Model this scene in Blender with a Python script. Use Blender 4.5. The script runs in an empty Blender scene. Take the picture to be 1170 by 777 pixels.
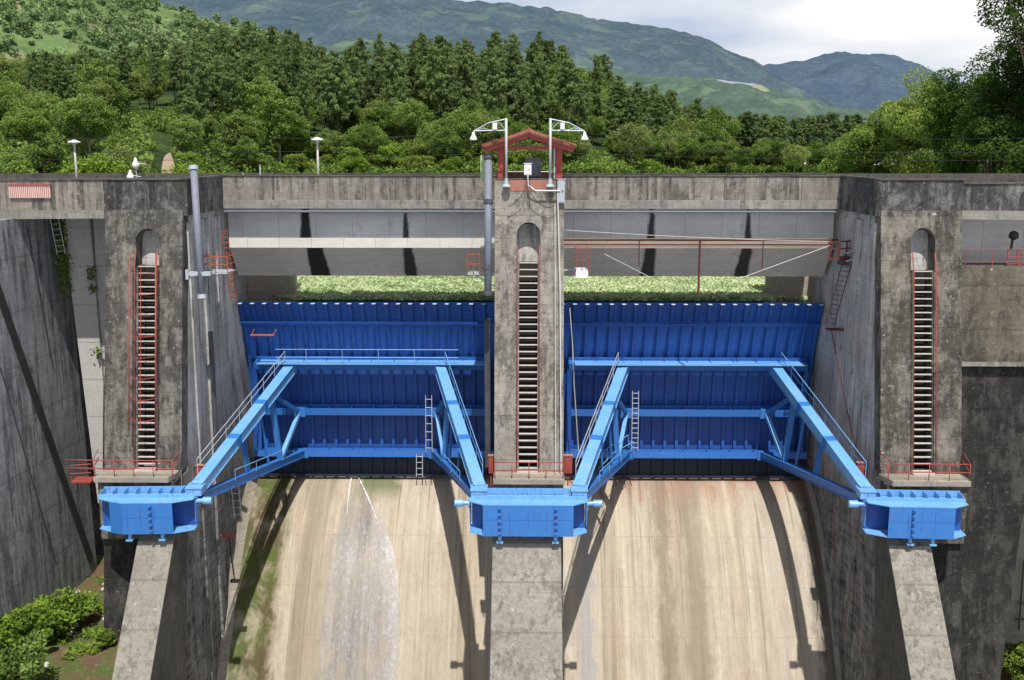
import bpy, math, random
import numpy as np
from mathutils import Vector, noise, Matrix
random.seed(7); RNG = np.random.default_rng(7)
S = bpy.context.scene
COL = S.collection
PI = math.pi
# ------------------------------------------------------------------ camera (origin = lens; crest of dam just below eye level)
F = 1200.0; CU, CV = 585.0, 388.5; HZ = 170.0
PITCH = math.atan((CV-HZ)/F); YAW = math.atan(19/F)
cp, sp = math.cos(PITCH), math.sin(PITCH); cy, sy = math.cos(YAW), math.sin(YAW)
cam = bpy.data.cameras.new('camera'); camo = bpy.data.objects.new('camera', cam); COL.objects.link(camo)
cam.sensor_width = 36; cam.lens = F/1170*36; cam.clip_start = .5; cam.clip_end = 30000
camo.rotation_euler = (PI/2-PITCH, 0, YAW)
S.camera = camo
S.view_settings.view_transform = 'Standard'; S.view_settings.look = 'None'; S.view_settings.exposure = 0
def ray(u, v):
    x = (u-CU)/F; d = (v-CV)/F
    Y = cp-d*sp; Z = -sp-d*cp
    return Vector((x*cy-Y*sy, x*sy+Y*cy, Z))
def at(u, v, Y=None, X=None, Z=None):        # a survey helper: a direction seen from the viewpoint cut with a world plane
    r = ray(u, v)
    k = Y/r.y if Y is not None else (X/r.x if X is not None else Z/r.z)
    return r*k
# ------------------------------------------------------------------ object helpers
def link(o, parent=None):
    COL.objects.link(o)
    if parent is not None: o.parent = parent
    return o
def tag(o, label=None, cat=None, group=None, kind=None):
    if label: o['label'] = label
    if cat: o['category'] = cat
    if group: o['group'] = group
    if kind: o['kind'] = kind
    return o
def empty(name, loc=(0, 0, 0), rz=0):
    o = bpy.data.objects.new(name, None); o.location = loc; o.rotation_euler = (0, 0, rz); o.empty_display_size = .2
    COL.objects.link(o); return o
class MB:
    def __init__(s): s.v = []; s.f = []
    def hexa(s, p):
        b = len(s.v); s.v += [tuple(q) for q in p]
        for f in ((0,3,2,1),(4,5,6,7),(0,1,5,4),(1,2,6,5),(2,3,7,6),(3,0,4,7)): s.f.append(tuple(b+i for i in f))
        return s
    def box(s, x0, x1, y0, y1, z0, z1):
        return s.hexa([(x0,y0,z0),(x1,y0,z0),(x1,y1,z0),(x0,y1,z0),(x0,y0,z1),(x1,y0,z1),(x1,y1,z1),(x0,y1,z1)])
    def beam(s, p, q, w, h, up=(0, 0, 1), off=(0, 0)):
        p = Vector(p); q = Vector(q); d = (q-p).normalized(); up = Vector(up)
        r = d.cross(up)
        if r.length < 1e-4: r = d.cross(Vector((1, 0, 0)))
        r.normalize(); u = r.cross(d).normalized()
        o = r*off[0]+u*off[1]; p = p+o; q = q+o
        a = r*(w/2); c = u*(h/2)
        return s.hexa([p-a-c, p+a-c, q+a-c, q-a-c, p-a+c, p+a+c, q+a+c, q-a+c])
    def tube(s, pts, r, n=8, r2=None):
        pts = [Vector(p) for p in pts]; b = len(s.v); m = len(pts)
        for i, p in enumerate(pts):
            d = (pts[min(i+1, m-1)]-pts[max(i-1, 0)]).normalized()
            a = d.cross(Vector((0, 0, 1)))
            if a.length < 1e-3: a = d.cross(Vector((0, 1, 0)))
            a.normalize(); c = a.cross(d)
            rr = r if r2 is None else r+(r2-r)*i/(m-1)
            for k in range(n):
                t = 2*PI*k/n; s.v.append(tuple(p+a*(rr*math.cos(t))+c*(rr*math.sin(t))))
        for i in range(m-1):
            for k in range(n):
                k2 = (k+1) % n; s.f.append((b+i*n+k, b+i*n+k2, b+(i+1)*n+k2, b+(i+1)*n+k))
        s.f.append(tuple(b+k for k in reversed(range(n)))); s.f.append(tuple(b+(m-1)*n+k for k in range(n)))
        return s
    def prism(s, poly, ext):
        ext = Vector(ext); b = len(s.v); n = len(poly)
        s.v += [tuple(Vector(p)) for p in poly]; s.v += [tuple(Vector(p)+ext) for p in poly]
        s.f.append(tuple(b+i for i in range(n))); s.f.append(tuple(b+n+i for i in reversed(range(n))))
        for i in range(n):
            j = (i+1) % n; s.f.append((b+i, b+n+i, b+n+j, b+j))
        return s
    def grid(s, rows):
        b = len(s.v); m = len(rows[0])
        for r in rows: s.v += [tuple(p) for p in r]
        for i in range(len(rows)-1):
            for j in range(m-1): s.f.append((b+i*m+j, b+i*m+j+1, b+(i+1)*m+j+1, b+(i+1)*m+j))
        return s
    def lathe(s, c, prof, n=16):
        b = len(s.v)
        for r, z in prof:
            for k in range(n):
                t = 2*PI*k/n; s.v.append((c[0]+r*math.cos(t), c[1]+r*math.sin(t), c[2]+z))
        for i in range(len(prof)-1):
            for k in range(n):
                k2 = (k+1) % n; s.f.append((b+i*n+k, b+i*n+k2, b+(i+1)*n+k2, b+(i+1)*n+k))
        return s
    def build(s, name, mat, parent=None, bevel=0, smooth=False, loc=None):
        me = bpy.data.meshes.new(name); me.from_pydata(s.v, [], s.f)
        import bmesh
        bm = bmesh.new(); bm.from_mesh(me); bmesh.ops.recalc_face_normals(bm, faces=bm.faces)
        bm.to_mesh(me); bm.free(); me.update()
        if smooth: me.polygons.foreach_set('use_smooth', [True]*len(me.polygons))
        me.materials.append(mat)
        o = bpy.data.objects.new(name, me); link(o, parent)
        if loc: o.location = loc
        if bevel:
            m = o.modifiers.new('bevel', 'BEVEL'); m.width = bevel; m.segments = 2; m.limit_method = 'ANGLE'
        return o
# ------------------------------------------------------------------ material helpers
class NT:
    def __init__(s, name):
        s.m = bpy.data.materials.new(name); s.m.use_nodes = True; s.t = s.m.node_tree
        s.b = s.t.nodes['Principled BSDF']; s.out = s.t.nodes['Material Output']
        s.geo = s.t.nodes.new('ShaderNodeNewGeometry'); s.pos = s.geo.outputs['Position']
    def n(s, ty, **k):
        o = s.t.nodes.new('ShaderNode'+ty)
        for a, b in k.items(): setattr(o, a, b)
        return o
    def l(s, a, b): s.t.links.new(a, b)
    def put(s, sock, x):
        if hasattr(x, 'links') or hasattr(x, 'is_linked'): s.l(x, sock)
        else: sock.default_value = x
    def mapv(s, scale, loc=(0, 0, 0), src=None):
        o = s.n('Mapping'); s.l(src or s.pos, o.inputs[0]); o.inputs['Scale'].default_value = scale; o.inputs['Location'].default_value = loc
        return o.outputs[0]
    def noise(s, scale=(1, 1, 1), detail=6, rough=.6, dist=0, loc=(0, 0, 0), src=None):
        o = s.n('TexNoise'); s.l(s.mapv(scale, loc, src), o.inputs['Vector'])
        o.inputs['Scale'].default_value = 1; o.inputs['Detail'].default_value = detail; o.inputs['Roughness'].default_value = rough; o.inputs['Distortion'].default_value = dist
        return o.outputs[0]
    def ramp(s, x, a, b, lo=0., hi=1.):
        o = s.n('MapRange'); s.l(x, o.inputs[0]); o.inputs[1].default_value = a; o.inputs[2].default_value = b; o.inputs[3].default_value = lo; o.inputs[4].default_value = hi
        return o.outputs[0]
    def math(s, op, a, b=0.):
        o = s.n('Math', operation=op); s.put(o.inputs[0], a); s.put(o.inputs[1], b); return o.outputs[0]
    def mix(s, f, a, b, mode='MIX'):
        o = s.n('Mix', data_type='RGBA', blend_type=mode); s.put(o.inputs[0], f)
        for i, x in ((6, a), (7, b)):
            if isinstance(x, tuple): x = (x+(1,))[:4]
            s.put(o.inputs[i], x)
        return o.outputs[2]
    def xyz(s, src=None):
        o = s.n('SeparateXYZ'); s.l(src or s.pos, o.inputs[0]); return o.outputs
    def band(s, x, c, w, soft):        # 1 inside |x-c|<w
        d = s.math('ABSOLUTE', s.math('SUBTRACT', x, c)); return s.ramp(d, w, w+soft, 1., 0.)
    def bump(s, h, strength=.3, dist=.05):
        o = s.n('Bump'); s.l(h, o.inputs['Height']); o.inputs['Strength'].default_value = strength; o.inputs['Distance'].default_value = dist
        s.l(o.outputs[0], s.b.inputs['Normal'])
    def done(s, col=None, rough=.8, spec=.3, metal=0):
        if col is not None: s.put(s.b.inputs['Base Color'], (col+(1,))[:4] if isinstance(col, tuple) else col)
        s.put(s.b.inputs['Roughness'], rough); s.b.inputs['Specular IOR Level'].default_value = spec; s.b.inputs['Metallic'].default_value = metal
        return s.m

def concrete(name, light, dark, mould=.5, streak=.5, specks=.3, lift=1.25, marks=(), warm=None, seed=0, joint=None, black=(.012, .012, .011), fine=1., deep=None, flank=None):
    t = NT(name); X, Y, Z = t.xyz()
    L = (seed*13.7, seed*5.1, seed*3.3)
    big = t.noise((.22, .22, .22), 6, .62, .4, L)
    med = t.noise((.9, .9, .9), 8, .68, .3, L)
    stk = t.noise((2.6, 2.6, .16), 6, .6, .15, L)
    hor = t.noise((.5, .5, 3.2), 5, .7, .2, L)
    fin = t.noise((9, 9, 9), 6, .75, 0, L)
    base = t.mix(t.ramp(big, .3, .7), dark, light)
    base = t.mix(t.ramp(med, .35, .75, 0, .55), base, light)
    if warm: base = t.mix(t.ramp(t.noise((.35, .35, .2), 4, .6, .3, (7+seed, 2, 1)), .5, .75, 0, .7), base, warm)
    gr_ = t.noise((3.4, 3.4, 3.4), 9, .78, .4, (5+seed, 1, 2))
    m = t.math('ADD', t.math('MULTIPLY', big, .45), t.math('ADD', t.math('MULTIPLY', stk, .5*streak+.08), t.math('ADD', t.math('MULTIPLY', med, .35), t.math('MULTIPLY', gr_, .42))))
    tot = .45+.5*streak+.08+.35+.42
    thr = tot*(.5+.12*(.5-mould)*2)
    base = t.mix(t.ramp(m, thr-.03, thr+.09, 0, min(1, .5+mould*.45)), base, black)
    base = t.mix(t.ramp(gr_, .52, .60, 0, mould*.55*fine), base, black)
    ds = t.noise((5.5, 5.5, .2), 6, .7, .25, (2+seed, 6, 3)); dm = t.noise((.55, .55, .3), 5, .65, .5, (9+seed, 3, 5))
    base = t.mix(t.math('MULTIPLY', t.ramp(ds, .47, .60), t.ramp(dm, .42, .62, 0, min(.9, .75*streak*mould*1.6))), base, black)
    if deep: base = t.mix(t.math('MULTIPLY', t.ramp(t.math('ADD', Z, t.math('MULTIPLY', med, 5.)), deep[0]+5, deep[0], 0, 1), t.ramp(ds, .3, .55, .55, 1.)), base, deep[1])  # lower walls darkened: wall shade painted in, along with mould
    pt_ = t.noise((.75, .75, .42), 10, .74, .08, (11+seed, 7, 2))
    base = t.mix(t.math('MULTIPLY', t.ramp(pt_, .49, .60, 0, min(.75, mould*.95)), t.ramp(gr_, .36, .56, .35, 1)), base, light)
    base = t.mix(t.math('MULTIPLY', t.ramp(pt_, .40, .33, 0, min(.8, mould)), t.ramp(gr_, .6, .42, .4, 1)), base, black)
    # pale runs of lime
    base = t.mix(t.ramp(t.noise((4.5, 4.5, .35), 5, .65, .2, (3+seed, 9, 4)), .6, .78, 0, .45*streak), base, tuple(min(.75, c*1.7) for c in light))
    sp_ = t.noise((3.2, 3.2, 5), 9, .8, .5, (1+seed, 4, 8))
    base = t.mix(t.ramp(sp_, .60, .655, 0, min(1, specks*1.5)), base, tuple(min(.7, c*1.9+.06) for c in light))
    base = t.mix(t.ramp(hor, .38, .62, .45, 0), base, dark)
    # board lifts
    zz = t.math('ADD', Z, t.math('MULTIPLY', med, .06))
    fr = t.math('FRACT', t.math('DIVIDE', zz, lift))
    line = t.math('LESS_THAN', fr, .035)
    fr2 = t.math('FRACT', t.math('DIVIDE', zz, .21))
    bl = t.math('MULTIPLY', t.ramp(fr2, 0, .2, .3, 0), t.ramp(med, .4, .6, 1, 0))
    base = t.mix(t.math('MULTIPLY', line, t.ramp(gr_, .35, .6, .6, .1)), base, tuple(c*.35 for c in dark))
    base = t.mix(bl, base, tuple(c*.5 for c in dark))
    if joint:
        jx = t.math('LESS_THAN', t.math('FRACT', t.math('DIVIDE', t.math('ADD', X, 100.3), joint)), .012)
        base = t.mix(t.math('MULTIPLY', jx, .6), base, tuple(c*.25 for c in dark))
    for (xc, w, amt) in marks:  # dark tapering wedges at set positions, wider lower down
        xw = t.math('ADD', X, t.math('MULTIPLY', t.math('SUBTRACT', t.noise((1.2, 1.2, 1.2), 6, .7), .5), .35))
        taper = t.ramp(Z, -8.6, -3.8, -.12, .22)
        d_ = t.math('ADD', t.math('ABSOLUTE', t.math('SUBTRACT', xw, xc)), taper)
        base = t.mix(t.math('MULTIPLY', t.ramp(d_, w, w+.16, 1., 0.), amt), base, (.010, .010, .009))
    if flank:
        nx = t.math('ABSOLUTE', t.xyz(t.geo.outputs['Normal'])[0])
        base = t.mix(t.math('MULTIPLY', t.ramp(nx, .5, .7), t.ramp(med, .3, .65, .95, .55)), base, flank)  # sideways faces darkened by normal, shade put into the colour
    base = t.mix(t.ramp(fin, .3, .75, .32*fine, 0), base, (.02, .02, .018))
    h = t.math('ADD', t.math('MULTIPLY', fin, .5), t.math('ADD', med, t.math('MULTIPLY', line, -.6)))
    t.bump(h, .55, .06)
    return t.done(base, .92, .2)

def paint(name, c, rough=.45, spec=.5, dirt=.25, dirtc=(.05, .05, .05), metal=0, rust=0, fade=None):
    t = NT(name)
    big = t.noise((.5, .5, .3), 6, .65, .3); fin = t.noise((6, 6, 1.6), 6, .7, .2)
    col = t.mix(t.ramp(big, .3, .75, 0, .35), c, fade or tuple(min(1, x*1.35+.03) for x in c))
    col = t.mix(t.ramp(fin, .48, .8, 0, dirt), col, dirtc)
    if rust:
        col = t.mix(t.ramp(t.noise((3, 3, 2.2), 8, .75, .3), .57, .68, 0, rust), col, (.16, .05, .02))
        col = t.mix(t.math('MULTIPLY', t.ramp(t.noise((7, 7, .7), 6, .7, .2), .55, .7), t.ramp(t.noise((.8, .8, .8), 4, .6), .5, .65, 0, min(1, rust*2.5))), col, (.10, .06, .04))
    t.bump(fin, .12, .02)
    return t.done(col, t.ramp(fin, .3, .8, rough-.08, rough+.2), spec, metal)

M = {}
M['pier'] = concrete('weathered_pier_concrete', (.50, .46, .40), (.19, .178, .155), .50, .9, .7, seed=1, warm=(.33, .28, .20))
M['pier_left'] = concrete('mouldy_pier_concrete', (.38, .36, .315), (.12, .115, .105), .66, .8, .7, seed=2, warm=(.30, .26, .2))
M['pier_right'] = concrete('dark_pier_concrete', (.40, .365, .31), (.115, .105, .092), .70, .6, .8, seed=3, warm=(.33, .27, .19))
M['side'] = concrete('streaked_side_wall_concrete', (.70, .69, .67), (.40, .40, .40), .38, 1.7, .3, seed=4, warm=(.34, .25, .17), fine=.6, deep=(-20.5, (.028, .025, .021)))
M['landing'] = concrete('landing_concrete', (.50, .45, .375), (.22, .19, .15), .22, .2, .3, seed=5, warm=(.42, .35, .27))
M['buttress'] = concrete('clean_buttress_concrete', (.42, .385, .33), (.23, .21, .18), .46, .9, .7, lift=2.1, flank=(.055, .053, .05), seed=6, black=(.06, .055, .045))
M['parapet'] = concrete('streaked_parapet_concrete', (.44, .40, .345), (.17, .155, .135), .46, 1.6, .35, lift=9, seed=7, joint=4.9)
M['parapet_dark'] = concrete('black_stained_parapet_concrete', (.38, .365, .345), (.09, .088, .085), .74, 1.3, .8, lift=9, seed=8)
M['coping'] = concrete('coping_concrete', (.20, .185, .165), (.08, .076, .07), .5, .2, .2, lift=9, seed=9)
M['lip'] = concrete('deck_edge_concrete', (.46, .43, .385), (.22, .21, .19), .42, .8, .2, lift=9, seed=10)
M['panel'] = concrete('grey_beam_concrete', (.70, .70, .69), (.48, .48, .48), .2, .25, .1, lift=9, seed=11, joint=2.4,
                      marks=((-14.55, .38, .97), (-8.0, .22, .93), (7.95, .26, .93), (14.2, .24, .93)), black=(.05, .055, .06), fine=.5)
M['soffit'] = concrete('soffit_concrete', (.60, .555, .49), (.44, .405, .355), .2, .6, .05, lift=.62, seed=12,
                       marks=((-14.0, .5, .97), (-7.9, .25, .93), (7.95, .3, .93), (14.2, .3, .93)), fine=.6)
M['inner'] = concrete('inner_pier_concrete', (.50, .44, .35), (.34, .30, .24), .15, .8, .05, seed=13)
M['wing'] = concrete('blue_grey_wing_concrete', (.46, .475, .49), (.21, .22, .23), .50, 1.8, .06, lift=3.1, seed=14, black=(.03, .034, .036), fine=.6)
M['slab'] = concrete('pale_slab_concrete', (.68, .67, .64), (.50, .495, .48), .15, .4, .06, lift=2.4, seed=15)
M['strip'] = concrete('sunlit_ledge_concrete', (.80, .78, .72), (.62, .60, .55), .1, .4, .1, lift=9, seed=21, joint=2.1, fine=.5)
M['wing_dark'] = concrete('black_wing_concrete', (.13, .122, .11), (.045, .043, .04), .78, 1., 1., lift=1.9, seed=16, black=(.008, .008, .008))
M['wing_moss'] = concrete('mossy_wing_concrete', (.28, .25, .20), (.10, .088, .065), .58, .45, .8, lift=2.6, seed=17, black=(.022, .02, .013), warm=(.17, .12, .07))
M['bank'] = concrete('pale_bank_concrete', (.42, .39, .33), (.3, .28, .24), .15, .3, .1, lift=2.8, seed=18, joint=3.)
M['channel'] = paint('black_moss', (.035, .038, .036), .95, .1, .5, (.09, .1, .1))
M['niche'] = concrete('shaded_niche_concrete', (.12, .11, .09), (.05, .045, .038), .5, .5, .1, seed=22)  # dark tone painted in for the shade of a deeper passage
M['dark_slot'] = paint('dark_slot_concrete', (.022, .021, .019), .95, .1)
M['tread'] = paint('worn_step_concrete', (.50, .475, .42), .85, .2, .5)
M['blue'] = paint('pale_blue_steel_paint', (.13, .37, .72), .36, .6, .42, (.04, .11, .22), rust=.6, fade=(.36, .58, .82))  # sun on the arms and top flanges put into this paler blue
M['blue_front'] = paint('mid_blue_steel_paint', (.028, .165, .50), .42, .5, .25, (.02, .05, .12), rust=.6, fade=(.06, .235, .58))
M['red'] = paint('red_rail_paint', (.33, .055, .045), .6, .4, .4, (.13, .07, .06), fade=(.42, .13, .11))
M['rust'] = paint('rust_brown_steel', (.11, .035, .027), .8, .2, .4, (.08, .03, .02), rust=.5)
M['orange'] = paint('rusty_orange_steel', (.42, .10, .045), .75, .2, .3, (.15, .05, .03), rust=.4)
M['galv'] = paint('galvanised_grey_steel', (.42, .45, .49), .5, .5, .2, metal=.2)
M['pipe_grey'] = paint('blue_grey_pipe_paint', (.17, .19, .235), .6, .4, .35)
M['girder'] = paint('royal_blue_girder_paint', (.022, .135, .47), .42, .5, .3, (.02, .04, .09), rust=.6, fade=(.045, .20, .56))
M['pipe_dark'] = paint('dark_pipe', (.05, .055, .065), .6, .4, .4, (.2, .2, .2))
M['white'] = paint('white_paint', (.78, .78, .76), .5, .4, .15)
M['black'] = paint('black_cable', (.02, .02, .02), .6, .3, .1)
M['white_cable'] = paint('pale_cable', (.5, .49, .46), .6, .3, .2)
M['tile'] = paint('weathered_red_roof_tile', (.26, .085, .06), .85, .2, .95, (.05, .035, .03), fade=(.40, .20, .15))
M['redwall'] = paint('faded_red_wall', (.36, .16, .12), .9, .2, .5, (.1, .08, .06))
M['greenboard'] = paint('pale_green_board', (.38, .50, .27), .7, .3, .2)
M['sunlit_end'] = paint('sunlit_rib_end_paint', (.55, .62, .72), .5, .4, .2)
M['asphalt'] = paint('asphalt', (.06, .06, .06), .9, .2, .3)

# blue skin of the gates: plate weathering with washed-out patches
t = NT('deep_blue_gate_paint'); X, Y, Z = t.xyz()
big = t.noise((.18, .3, .12), 4, .6, .3); stk = t.noise((3.5, 1, .3), 6, .65, .2)
c = t.mix(t.ramp(big, .35, .7), (.011, .062, .29), (.02, .11, .42))
c = t.mix(t.ramp(stk, .45, .75, 0, .45), c, (.03, .125, .36))
c = t.mix(t.ramp(t.noise((5, 5, 1.2), 7, .75), .58, .75, 0, .35), c, (.02, .03, .07))
c = t.mix(t.ramp(Z, -21.9, -20.9, .93, 0), c, (.004, .007, .014))  # shade below the lower girder painted into the foot of the leaf
M['gate'] = t.done(c, .5, .45)

# spillway floor: warm concrete with long flow stains
def chute_mat(name, side):
    t = NT(name); X, Y, Z = t.xyz()
    stk = t.noise((1.5, .045, .045), 6, .6, .25); stk2 = t.noise((.45, .02, .02), 3, .5, .2, (3, 1, 2)); fin = t.noise((7, 3, 3), 7, .75); med = t.noise((.8, .35, .35), 7, .7, .4)
    c = t.mix(t.ramp(stk, .3, .7), (.38, .31, .22), (.60, .52, .40))
    c = t.mix(t.ramp(stk2, .42, .62, 0, .75), c, (.50, .45, .37))
    c = t.mix(t.ramp(med, .48, .75, 0, .55), c, (.27, .22, .165))
    c = t.mix(t.ramp(fin, .35, .8, .3, 0), c, (.14, .11, .08))
    c = t.mix(t.ramp(t.noise((2.3, .06, .06), 5, .6, .2, (8, 0, 0)), .56, .72, 0, .75), c, (.15, .12, .09))
    s5 = t.noise((5.5, .12, .12), 7, .7, .2, (1, 8, 3))
    c = t.mix(t.ramp(s5, .54, .70, 0, .38), c, (.20, .165, .125)); c = t.mix(t.ramp(s5, .46, .36, 0, .25), c, (.70, .65, .56))
    jv = t.math('LESS_THAN', t.math('FRACT', t.math('DIVIDE', t.math('ADD', X, 50.), 4.3)), .008); c = t.mix(t.math('MULTIPLY', jv, .5), c, (.12, .1, .08))
    line = t.math('LESS_THAN', t.math('FRACT', t.math('DIVIDE', Z, 2.6)), .022)
    c = t.mix(t.math('MULTIPLY', line, t.ramp(med, .35, .6, .3, .0)), c, (.12, .1, .08))
    wob = t.math('ADD', X, t.math('MULTIPLY', t.math('SUBTRACT', t.noise((.9, .5, .5), 6, .7, .3), .5), 2.2))
    if side < 0:
        g = t.math('MULTIPLY', t.ramp(wob, -17.0, -16.2, 1, 0), t.ramp(t.noise((.8, .5, .5), 6, .65, .4), .30, .52, .25, .93))
        c = t.mix(g, c, t.mix(t.ramp(t.noise((.4, .3, .3), 5), .4, .6), (.055, .095, .008), (.075, .055, .02)))
        c = t.mix(t.math('MULTIPLY', t.band(wob, -10.6, 1.0, .8), t.ramp(Z, -24.4, -23.6, 0, .7)), c, (.06, .10, .02))
        c = t.mix(t.math('MULTIPLY', t.band(wob, -14.6, .5, 1.2), .45), c, (.20, .16, .11))
    else:
        c = t.mix(t.math('MULTIPLY', t.band(wob, 9.2, .18, .7), .6), c, (.15, .11, .075))
        c = t.mix(t.math('MULTIPLY', t.band(wob, 11.1, .35, .9), .6), c, (.19, .15, .11))
        c = t.mix(t.math('MULTIPLY', t.band(wob, 3.9, .25, .5), .55), c, (.26, .27, .30))
        c = t.mix(t.math('MULTIPLY', t.ramp(wob, 3.2, 2.9), t.ramp(t.noise((1, .6, .6), 6, .7), .48, .6, 0, .3)), c, (.62, .60, .56))
        c = t.mix(t.math('MULTIPLY', t.ramp(wob, 18.5, 19.2, 0, .9), t.ramp(stk, .3, .6, 1., .75)), c, (.05, .04, .03))  # right edge darkened: wall shadow and wet stain painted together
        c = t.mix(t.math('MULTIPLY', t.ramp(Z, -24.6, -23.4), t.ramp(t.noise((1.2, .5, .5), 6, .7), .4, .65, .1, .75)), c, (.34, .15, .09))
    t.bump(fin, .3, .03)
    return t.done(c, .85, .25)
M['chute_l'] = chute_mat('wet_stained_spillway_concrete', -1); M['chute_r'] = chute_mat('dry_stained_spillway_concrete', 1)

# thin running water over the floor
t = NT('thin_running_water'); X, Y, Z = t.xyz()
spk = t.noise((5.5, 3.2, 3.2), 9, .85, .5); st = t.noise((2.2, .08, .08), 5, .6, .2)
c = t.mix(t.ramp(st, .35, .65), (.19, .185, .18), (.40, .39, .385))
c = t.mix(t.ramp(spk, .50, .62, 0, .6), c, (.68, .68, .68))
acr = t.n('Attribute', attribute_name='across').outputs['Fac']
c = t.mix(t.math('MULTIPLY', t.ramp(acr, .70, .98, 0, .7), t.ramp(spk, .38, .55, .35, 1)), c, (.74, .75, .76))
c = t.mix(t.math('MULTIPLY', t.ramp(t.noise((1.1, .15, .15), 5, .7, .3, (5, 5, 0)), .56, .66), t.ramp(spk, .4, .6, .3, .8)), c, (.09, .12, .04))
t.done(c, .25, .5)
uv = t.n('Attribute', attribute_name='edge').outputs['Fac']
a = t.math('ADD', uv, t.math('MULTIPLY', t.math('SUBTRACT', t.noise((3, .7, .7), 6, .7), .5), .5))
wv = t.noise((1.3, .5, .5), 5, .65, .4, (4, 4, 4))
t.l(t.math('MULTIPLY', t.math('MULTIPLY', t.ramp(a, .1, .34), t.ramp(Z, -25.5, -23.3, 1, .15)), t.math('ADD', t.ramp(wv, .36, .64, .22, .60), t.ramp(spk, .50, .64, 0, .28))), t.b.inputs['Alpha'])
M['flow'] = t.m
t = NT('white_spray'); t.done((.85, .86, .88), .4, .4); t.l(t.ramp(t.noise((9, 1, 1), 5, .7), .38, .55, .15, 1), t.b.inputs['Alpha']); M['spray'] = t.m

def leafmat(name, dark, light, trans=.3, third=None, vis=.5):
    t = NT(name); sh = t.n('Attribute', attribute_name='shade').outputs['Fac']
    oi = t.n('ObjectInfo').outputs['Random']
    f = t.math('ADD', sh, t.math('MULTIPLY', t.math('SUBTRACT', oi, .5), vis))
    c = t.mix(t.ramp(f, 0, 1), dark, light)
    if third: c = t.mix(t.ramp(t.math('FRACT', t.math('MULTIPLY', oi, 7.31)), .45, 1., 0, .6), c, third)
    c = t.mix(t.ramp(t.noise((.08, .08, .08), 3), .35, .65, 0, .35), c, light)
    t.t.nodes.remove(t.b)
    d = t.n('BsdfDiffuse'); tr = t.n('BsdfTranslucent'); mx = t.n('MixShader'); mx.inputs[0].default_value = trans
    t.l(c, d.inputs[0]); t.l(c, tr.inputs[0]); t.l(d.outputs[0], mx.inputs[1]); t.l(tr.outputs[0], mx.inputs[2]); t.l(mx.outputs[0], t.out.inputs[0])
    return t.m
M['pine'] = leafmat('pine_needles', (.055, .09, .036), (.25, .35, .12), .3, (.22, .28, .12))
M['broad'] = leafmat('broad_leaves', (.045, .085, .02), (.27, .39, .09), .33, (.30, .33, .13))
M['bright'] = leafmat('bright_leaves', (.045, .10, .015), (.30, .43, .07), .38, (.28, .32, .10))
M['near_dark'] = leafmat('dark_near_leaves', (.010, .026, .007), (.10, .17, .035), .28)
M['near_light'] = leafmat('yellow_green_near_leaves', (.065, .12, .025), (.36, .46, .11), .38, (.42, .42, .16))
M['scrub'] = leafmat('hazy_scrub_leaves', (.085, .14, .07), (.28, .39, .16), .25, vis=0)
M['under'] = leafmat('undergrowth_leaves', (.04, .08, .016), (.24, .35, .08), .33, vis=0)
M['hyacinth'] = leafmat('water_hyacinth_leaves', (.13, .25, .05), (.80, .88, .56), .4, vis=0)
M['bark'] = paint('tree_bark', (.13, .10, .075), .9, .2, .5)
M['bark_pale'] = paint('pale_tree_bark', (.3, .27, .23), .9, .2, .5)
# ------------------------------------------------------------------ layout constants (metres)
LX = (-24.35, -19.88); CX = (-1.93, 2.02); RX = (20.02, 24.6)
def YF(z): return 60/cp + z*math.tan(PITCH)           # battered downstream face of the piers
def ZF(v): return -60*sp-(v-CV)/F*60*cp               # height on that face
ZTOP = -1.74; ZDECK = -3.45; ZLAND = ZF(539)
TC = Vector((0, 55.8, -19.3)); R = 17.25              # trunnion axis and gate radius
def G(deg, r): a = math.radians(deg); return TC.y+r*math.cos(a), TC.z+r*math.sin(a)
def FPT(x, z, off=0.): return Vector((x, YF(z)-off, z))
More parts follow.
